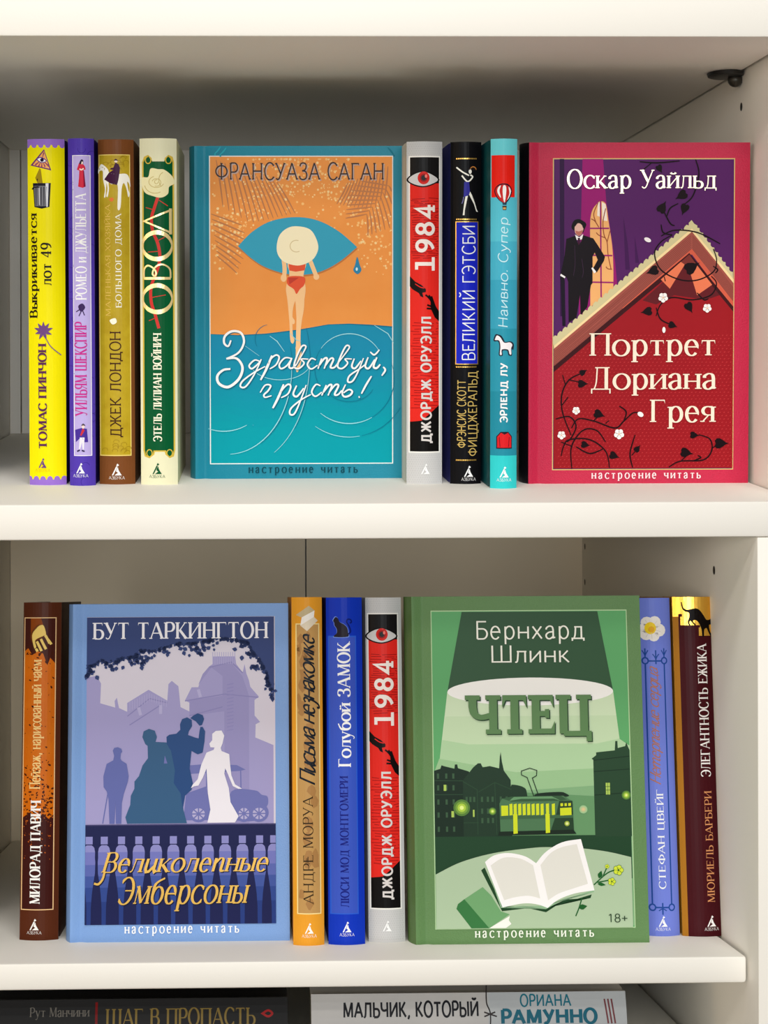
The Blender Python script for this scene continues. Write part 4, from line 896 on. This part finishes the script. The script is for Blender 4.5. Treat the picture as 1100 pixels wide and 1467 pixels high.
# --- orange spine with the sugar cube
b = Book('book', 'orange spine with a pale sugar cube and black handwriting', (419, 463, 855.5, 1355), 'lower', False, (196, 124, 28), (230, 158, 48), W=.126)
b.rect((228, 156, 46), 410, 850, 470, 1360)
b.rect((252, 220, 150), 424.5, 894, 459, 1311); b.rect((188, 146, 88), 426, 895.5, 457.5, 1309.5)
b.layer += 1
for i in range(30):
    x, y = rnd.uniform(428, 455), rnd.uniform(898, 1306); r = rnd.uniform(4, 9)
    b.add((168, 124, 74), [[(max(426.2, min(457.3, x + r * rnd.uniform(.5, 1.1) * math.cos(k * .785))), max(896, min(1309, y + 1.6 * r * rnd.uniform(.5, 1.1) * math.sin(k * .785)))) for k in range(8)]], step=False)
b.use(415, 860, 10)
b.poly((196, 178, 140), [(100, 215), (290, 80), (375, 155), (180, 250)]); b.poly((244, 238, 230), [(185, 250), (372, 150), (362, 245), (165, 370)]); b.poly((226, 212, 188), [(165, 372), (362, 245), (418, 298), (260, 452)])
b.use().part('title_lettering'); b.text((28, 34, 42), letters('Письма незнакомке', .13, .1, 0, .42, True, -.04), 429, 909, 459, 1128, True)
b.part('author_lettering'); b.text((52, 40, 24), letters('АНДРЕ МОРУА', .1, .055, .05), 433, 1143.5, 450.5, 1297, True)
b.mark(441.5, 1323, 1338, (250, 246, 238), True, 10.5); b.done()

# --- royal blue spine with the cat
b = Book('book', 'royal blue spine with a small dark sitting cat', (469, 521, 856, 1354), 'lower', False, (10, 30, 130), (20, 58, 186), W=.126)
b.rect((20, 54, 184), 460, 850, 530, 1360)
b.rect((44, 92, 206), 471.5, 912, 512, 1311); b.rect(mat((66, 84, 192), .38, 0, 0, 9, 1, .08, None, (44, 84, 186)), 473.5, 914, 510.5, 1309.5)
b.use(415, 860, 10)
CT = [(640, 300), (660, 260), (680, 245), (710, 265), (735, 320), (790, 350), (840, 400), (855, 480), (845, 535), (650, 535), (690, 480), (690, 420), (660, 370), (655, 330)]
b.blob((120, 150, 230), [(750 + (x - 750) * 1.08, 400 + (y - 400) * 1.06) for x, y in CT]); b.line((12, 28, 110), [(850, 500), (890, 460), (870, 380), (835, 320), (850, 280), (890, 285), (905, 320), (880, 335)], 20)
b.blob((34, 28, 40), CT)
b.use().part('title_lettering'); b.text((246, 246, 252), letters('Голубой ЗАМОК', .17, .06, .06), 484, 920, 508.5, 1102, True)
b.part('author_lettering'); b.text((22, 30, 122), letters('ЛЮСИ МОД МОНТГОМЕРИ', .17, .07, .06), 486, 1114.5, 500.5, 1301, True)
b.mark(495, 1321, 1336, (244, 246, 252), True, 10.5); b.done()

# --- the second grey and red spine
b = Book('book', 'grey spine with a red panel, an eye and white 1984, on the lower shelf', (526, 578, 856, 1350.5), 'lower', False, (190, 188, 176), (200, 200, 200), W=.126)
grey_red(b, -57.5, 655.5)

# --- green cover with the tram
b = Book('book', 'green front cover with a lamp cone, a lit tram and an open white book', (584, 923, 854, 1352), 'lower', True, (96, 134, 80), (86, 118, 62), T=.028, case_bump=.5, mixcol=(88, 126, 74))
GR, DG, LG = (94, 164, 104), (52, 84, 58), (196, 214, 184)
b.rect((178, 208, 160), 620, 874.5, 903.8, 1331)
GRADS = [(190, 212, 174), (170, 202, 158), (150, 188, 140), (128, 170, 124), (100, 146, 100), (78, 118, 80)]
b.rect(GR, 621.2, 876, 902.6, 1329.8)
b.use(570, 840, 2.973)
lim = lambda t_: (215 - (215 - 172) * t_, 925 + (948 - 925) * t_)
b.poly((200, 218, 184), [(215, 455), (925, 455), (950, 690), (988, 690), (988, 1450), (153, 1450), (153, 800), (172, 790)])
b.poly(GRADS[0], [(205, 560), (936, 560), (950, 690), (988, 690), (988, 1450), (153, 1450), (153, 800), (172, 790)])
b.poly(GRADS[1], [(190, 660), (300, 680), (850, 680), (945, 660), (988, 690), (988, 1450), (153, 1450), (153, 800), (172, 790)])
b.poly(GRADS[2], [(176, 740), (500, 800), (988, 780), (988, 1450), (153, 1450), (153, 800)])
b.poly(GRADS[3], [(153, 840), (500, 880), (988, 850), (988, 1450), (153, 1450)])
b.poly(DG, [(282, 109), (866, 109), (925, 455), (215, 455)])
b.ell((240, 238, 234), 570, 455, 355, 60, 0, 48)
b.use(570, 1100, 2.973)
b.poly(GRADS[4], [(153, 130), (480, 110), (985, 140), (985, 300), (153, 300)])
b.rect((34, 66, 42), 153, 296, 985, 480)
B1, B2, B3 = (26, 44, 32), (34, 56, 40), (44, 72, 50)
b.use(570, 840, 2.973)
b.poly((40, 68, 46), [(825, 745), (845, 730), (845, 718), (925, 710), (928, 670), (937, 670), (938, 700), (970, 692), (975, 675), (980, 690), (988, 710), (988, 1075), (832, 1075), (832, 750)])
b.lines((28, 50, 34), [[(832, 752), (988, 735)], [(832, 900), (988, 890)], [(832, 800), (988, 790)]], 4, False)
b.use(570, 1100, 2.973)
b.poly(B1, [(153, 18), (180, 10), (185, -5), (200, 0), (240, 10), (242, -8), (252, -8), (255, 8), (300, 22), (330, 60), (340, 298), (153, 298)])
b.poly(B2, [(275, 60), (320, 5), (340, -12), (352, -12), (360, 5), (390, 0), (430, 10), (434, -40), (438, -60), (442, -20), (450, 20), (478, 60), (480, 298), (275, 298)])
b.blob(B2, [(478, 90), (490, 80), (530, 90), (545, 110), (540, 160), (470, 160)])
b.lines(B3, [[(275, 65), (335, 100), (335, 290)], [(340, 110), (410, 70), (480, 100)], [(410, 70), (415, 290)], [(153, 60), (275, 62)], [(153, 120), (275, 120)], [(275, 240), (340, 240)]], 3, False)
wn = [(x, y) for y in (30, 80, 140, 195, 255) for x in (165, 200, 230)] + [(x, y) for y in (130, 180, 220) for x in (350, 375, 395, 430, 455)] + [(285 + k * 16, 130) for k in range(3)]
b.add((58, 88, 62), [[(x, y), (x + 9, y), (x + 9, y + 22), (x, y + 22)] for x, y in wn])
b.add((168, 196, 90), [[(x, y), (x + 11, y), (x + 11, y + 26), (x, y + 26)] for x, y in ((193, 78), (224, 190))] + [[(315, 185), (322, 185), (322, 215), (315, 215)], [(882, 75), (900, 75), (900, 125), (882, 125)]])
b.add((46, 78, 44), [[(x, y), (x + 1.5, y), (x + 1.5, y + 50), (x, y + 50)] for x, y in ((890, 75),)] + [[(882, y), (900, y), (900, y + 2), (882, y + 2)] for y in (90, 105)])
for cx, cy, r in ((268, 176, 22), (398, 192, 10), (784, 187, 11), (968, 128, 12)):
    for k, c_ in ((1.6, (84, 124, 56)), (1.2, (120, 160, 60)), (.8, (172, 204, 70)), (.4, (226, 240, 140))): b.ell(c_ if cx != 784 else (150 + int(60 * (1.6 - k)), 190, 140), cx, cy, r * k)
# tram
b.lines((34, 50, 36), [[(575, 130), (548, 50), (524, 38), (524, 22), (560, 10), (590, 20), (588, 42), (570, 52), (592, 118)]], 3.6, False)
b.blob((28, 44, 32), [(590, 118), (680, 112), (710, 118), (716, 132), (590, 132)])
b.poly((76, 116, 80), [(428, 158), (440, 138), (480, 130), (700, 128), (738, 152), (740, 165), (740, 280), (430, 284)])
b.poly((54, 88, 58), [(440, 138), (480, 130), (690, 128), (715, 145), (680, 150), (480, 152)])
b.poly((100, 146, 102), [(470, 148), (490, 132), (650, 130), (690, 150), (660, 140), (520, 140)])
b.poly((38, 64, 42), [(682, 150), (738, 150), (742, 285), (640, 285), (670, 200)]); b.poly((26, 40, 28), [(425, 278), (740, 272), (752, 290), (420, 294)])
b.poly((62, 98, 66), [(428, 212), (740, 208), (740, 222), (428, 226)])
YL = (204, 216, 40)
b.add(YL, [[(435, 168), (464, 168), (464, 210), (435, 212)], [(685, 180), (733, 178), (733, 210), (685, 212)], [(687, 160), (698, 160), (698, 172), (687, 173)], [(704, 160), (714, 160), (714, 172), (704, 172)], [(720, 160), (731, 159), (731, 171), (720, 172)], [(485, 205), (503, 205), (503, 286), (485, 288)], [(622, 205), (640, 205), (640, 284), (622, 286)]] + [[(x, 163 if k % 2 else 162), (x + 13, 160), (x + 13, 208), (x, 210)] for k, x in enumerate((470, 488, 507, 526, 545, 564, 583, 602, 625, 650))])
b.ell((150, 170, 60), 713, 246, 11); b.ell((224, 232, 150), 713, 246, 6)
# table, books and flowers
b.poly((170, 192, 160), [(153, 456)] + cr([(153, 456), (260, 405), (400, 368), (560, 348), (640, 345), (760, 350), (880, 366), (981, 390)]) + [(981, 683), (153, 683)])
b.poly((30, 66, 36), [(345, 440), (360, 428), (430, 590), (620, 600), (810, 545), (805, 560), (700, 565), (615, 618), (540, 600), (430, 612)])
b.poly((142, 180, 142), [(362, 405), (425, 598), (520, 590), (615, 605), (700, 560), (820, 535), (820, 525), (615, 590), (430, 595)])
b.poly((243, 240, 240), [(362, 405)] + cr([(362, 405), (400, 378), (460, 368), (530, 382), (578, 412)]) + cr([(578, 412), (620, 365), (690, 325), (770, 312)]) + [(822, 528)] + cr([(822, 528), (740, 540), (670, 565), (622, 600)]) + cr([(622, 600), (580, 585), (520, 580), (432, 596)]))
b.poly((222, 220, 212), [(385, 420)] + cr([(385, 420), (440, 388), (510, 392), (565, 420)]) + [(592, 560)] + cr([(592, 560), (540, 548), (480, 555), (440, 566)]))
b.poly((222, 220, 212), [(596, 420)] + cr([(596, 420), (640, 370), (690, 345), (752, 333)]) + [(795, 500)] + cr([(795, 500), (730, 520), (670, 540), (625, 568)]))
b.poly((110, 160, 108), [(272, 560), (350, 510), (385, 545), (425, 612), (462, 625), (375, 682)]); b.poly((56, 116, 64), [(238, 600), (245, 580), (272, 560), (375, 682), (300, 682)]); b.poly((240, 238, 232), [(375, 682), (462, 632), (458, 650), (468, 665), (445, 682)])
GRN = (30, 92, 40)
b.lines(GRN, [[(820, 505), (880, 455), (930, 440)], [(835, 495), (890, 485)], [(860, 468), (878, 430)], [(768, 560), (755, 600), (740, 635)]], 5)
b.leaf(GRN, 842, 478, 34, -70, .3); b.leaf(GRN, 835, 500, 36, 10, .2); b.leaf(GRN, 752, 600, 38, -10, .3)
for x, y, r in ((925, 444, 21), (896, 492, 16), (878, 428, 9)):
    b.layer += 1
    for c_, q in ((GRN, 1.12), ((206, 222, 60), .94)):
        b.layer += 1
        for k in range(5): b.add(c_, [[(x + r * .55 * math.cos(k * 1.2566) + r * .5 * q * math.cos(m_ * .785), y + r * .55 * math.sin(k * 1.2566) + r * .5 * q * math.sin(m_ * .785)) for m_ in range(8)]], step=False)
    b.ell(GRN, x, y, r * .2)
b.use().part('author_lettering')
LT = (236, 236, 224)
b.text(LT, sans('Бернхард', .085), 685.5, 890, 841.5, 924); b.text(LT, sans('Шлинк', .085), 706.5, 926, 819, 951.5)
b.part('title_lettering'); CH = letters('ЧТЕЦ', .2, .13, .09, 0, False, .1)
b.text((40, 66, 40), CH, 668.5, 1000, 850, 1066.5); b.text((92, 128, 82), CH, 667, 998, 848.5, 1065)
b.part('age_mark'); b.text((40, 62, 40), sans('18+', .1), 865.5, 1310.5, 892, 1323)
b.part('series_lettering'); b.text((232, 238, 224), letters(NASTR, .17, .09, .03, 0, False, .38), 675.5, 1332.5, 844, 1346)
b.done()

# --- periwinkle spine with the flower
b = Book('book', 'periwinkle blue spine with a white flower and dark blue railings', (921, 968, 856.5, 1341.5), 'lower', False, (150, 120, 130), (118, 132, 216), W=.126)
b.rect((112, 128, 214), 910, 850, 980, 1350)
b.use(910, 840, 5.432)
NB = (36, 74, 150)
b.layer += 1
for cx in (105, 252):
    b.line(NB, [(cx, 615), (cx, 2480 if cx > 200 else 2480)], 11, False, step=False); b.line(NB, arc(cx, 588, 22, 24, 0, 360, 20), 11, False, step=False)
    b.line(NB, [(cx, 560), (cx, 490)], 10, False, step=False); b.line(NB, [(cx - 22, 505), (cx - 8, 530), (cx, 545), (cx + 8, 530), (cx + 22, 505)], 8, step=False)
    b.line(NB, arc(cx, 2505, 22, 24, 0, 360, 20), 11, False, step=False)
b.line(NB, [(128, 590), (230, 590)], 12, False, step=False); b.line(NB, [(185, 505), (185, 615)], 11, False, step=False); b.line(NB, [(160, 535), (175, 555), (185, 575), (195, 555), (210, 535)], 8, step=False)
b.line(NB, [(128, 2505), (230, 2505)], 12, False, step=False); b.line(NB, [(180, 2470), (180, 2560)], 11, False, step=False); b.line(NB, [(150, 2530), (180, 2515), (210, 2530)], 8, step=False)
b.layer += 1
for a, L, w_ in ((-60, 105, .42), (10, 112, .42), (70, 100, .4), (130, 100, .45), (-120, 100, .45), (185, 88, .42)):
    b.add((238, 232, 226), [[(155 + L * .58 * math.cos(math.radians(a)) + L * .46 * math.cos(q * .5236) , 335 + L * .58 * math.sin(math.radians(a)) + L * .46 * math.sin(q * .5236)) for q in range(12)]], step=False)
b.lines((206, 198, 190), [[(155, 335), (155 + 80 * math.cos(a), 335 + 80 * math.sin(a))] for a in (-.9, -.3, .3, .9, 1.5, 2.1, -2.1, 3)], 2.5, False)
b.ell((246, 208, 40), 150, 330, 44, 48); b.ell((232, 170, 20), 158, 340, 24, 24)
b.use().part('title_lettering'); b.text((172, 112, 92), letters('Нетерпение сердца', .11, .07, 0, .42, True, -.02), 931, 956, 951, 1127, True)
b.part('author_lettering'); b.text((242, 244, 252), letters('СТЕФАН ЦВЕЙГ', .13, .055, .05), 936.5, 1134, 950.5, 1275, True)
b.mark(943, 1313, 1328, (246, 246, 252), True, 10.5); b.done()

# --- maroon and gold spine with the cat
b = Book('book', 'maroon spine with a gold top and a black cat stepping down', (972, 1031.5, 855, 1342), 'lower', False, (198, 142, 40), (70, 20, 24), W=.126)
MR = (66, 18, 24)
b.rect(mat((232, 180, 72), .26, .9, .35, 260, 1, .5, 'gold_foil'), 960, 850, 1050, 1345)
b.poly(MR, [(979.5, 880), (984.5, 880), (984.5, 884), (982, 884), (982, 896.5), (1009.5, 896.5), (1009.5, 900), (1007.5, 900), (1007.5, 912), (1030.5, 912), (1030.5, 915), (1029, 915), (1029, 928), (1050, 928), (1050, 1345), (979.5, 1345)])
b.rect((168, 112, 34), 960, 884, 979.5, 1345)
b.use(912.5, 850, 8.4615)
b.blob((20, 14, 12), [(600, 110), (612, 115), (625, 170), (660, 200), (710, 195), (770, 185), (820, 205), (870, 270), (905, 325), (950, 325), (985, 298), (995, 330), (1004, 365), (960, 385), (940, 400), (950, 470), (975, 520), (955, 528), (925, 470), (905, 430), (875, 450), (868, 530), (848, 530), (840, 450), (810, 370), (770, 330), (735, 345), (770, 385), (750, 392), (720, 355), (700, 340), (695, 370), (705, 390), (685, 392), (672, 350), (690, 300), (690, 240), (650, 225), (615, 190)], 4)
b.use().part('title_lettering'); b.text((246, 240, 238), letters('ЭЛЕГАНТНОСТЬ ЕЖИКА', .15, .06, .06), 1003.5, 923, 1018.5, 1115.5, True)
b.part('author_lettering'); b.text((214, 146, 96), letters('МЮРИЕЛЬ БАРБЕРИ', .12, .05, .06), 1007, 1136, 1018.5, 1294, True)
b.mark(1012, 1312.5, 1328, (244, 240, 240), True, 10.5); b.done()

# ================================================================== lying books at the bottom edge
b = Book('book', 'black book lying flat at the bottom left, gold lettering on its spine', (-60, 412, 1441, 0), .045, False, (9, 8, 8), (10, 9, 8), W=.13, bulge=.004, case_bump=.1, group='books lying flat at the bottom')  # colours darkened to carry the deep shade under the lower shelf
x0, x1, y0, y1 = b.px
b.part('cover_picture'); b.rect(mat((12, 10, 9), .5, 0, 0, 900, 1, .15), x0, y0, x1, y1); b.rect((110, 18, 18), 135, 1445, 138.5, 1500)
b.line((150, 30, 30), [(376, 1462), (384, 1458), (390, 1462), (384, 1466), (376, 1462)], 3)
b.part('title_lettering'); b.text((122, 102, 50), letters('ШАГ В ПРОПАСТЬ', .15, .06, .06), 150, 1453, 366, 1478)  # both letterings dimmed in colour for the same shade
b.part('author_lettering'); b.text((104, 100, 94), letters('Рут Манчини', .13, .06, .05), 41, 1451, 127, 1467.5); b.done()
b = Book('book', 'thick grey book lying flat at the bottom centre, black and teal lettering', (446, 899, 1432, 0), .04, False, (150, 148, 144), (196, 194, 192), W=.13, bulge=.004, case_bump=.15, group='books lying flat at the bottom')
x0, x1, y0, y1 = b.px
b.part('cover_picture'); b.rect(mat((178, 175, 172), .45, 0, 0, 20, 1, .5, None, (156, 155, 154)), x0, y0, x1, y1); b.rect(mat((172, 176, 178), .45, 0, 0, 20, 1, .5, None, (144, 150, 154)), 700, y0, x1, y1)
b.line((40, 36, 36), [(699, 1420), (698, 1445), (703, 1462), (700, 1500)], 1.8)
b.lines((50, 44, 44), [[(694, 1458), (712, 1464)], [(694, 1464), (710, 1458)]], 2)
b.lines((110, 60, 64), [[(868 + i * 5, 1442), (872 + i * 5, 1475)] for i in range(3)], 2.4, False)
b.part('title_lettering'); b.text((26, 26, 30), sans('МАЛЬЧИК, КОТОРЫЙ', .17, .08), 492, 1438, 686, 1467)
b.part('author_lettering'); b.text((30, 104, 122), sans('ОРИАНА', .15), 746, 1434, 820, 1452); b.text((22, 92, 112), sans('РАМУННО', .22), 718, 1453, 857, 1476); b.done()
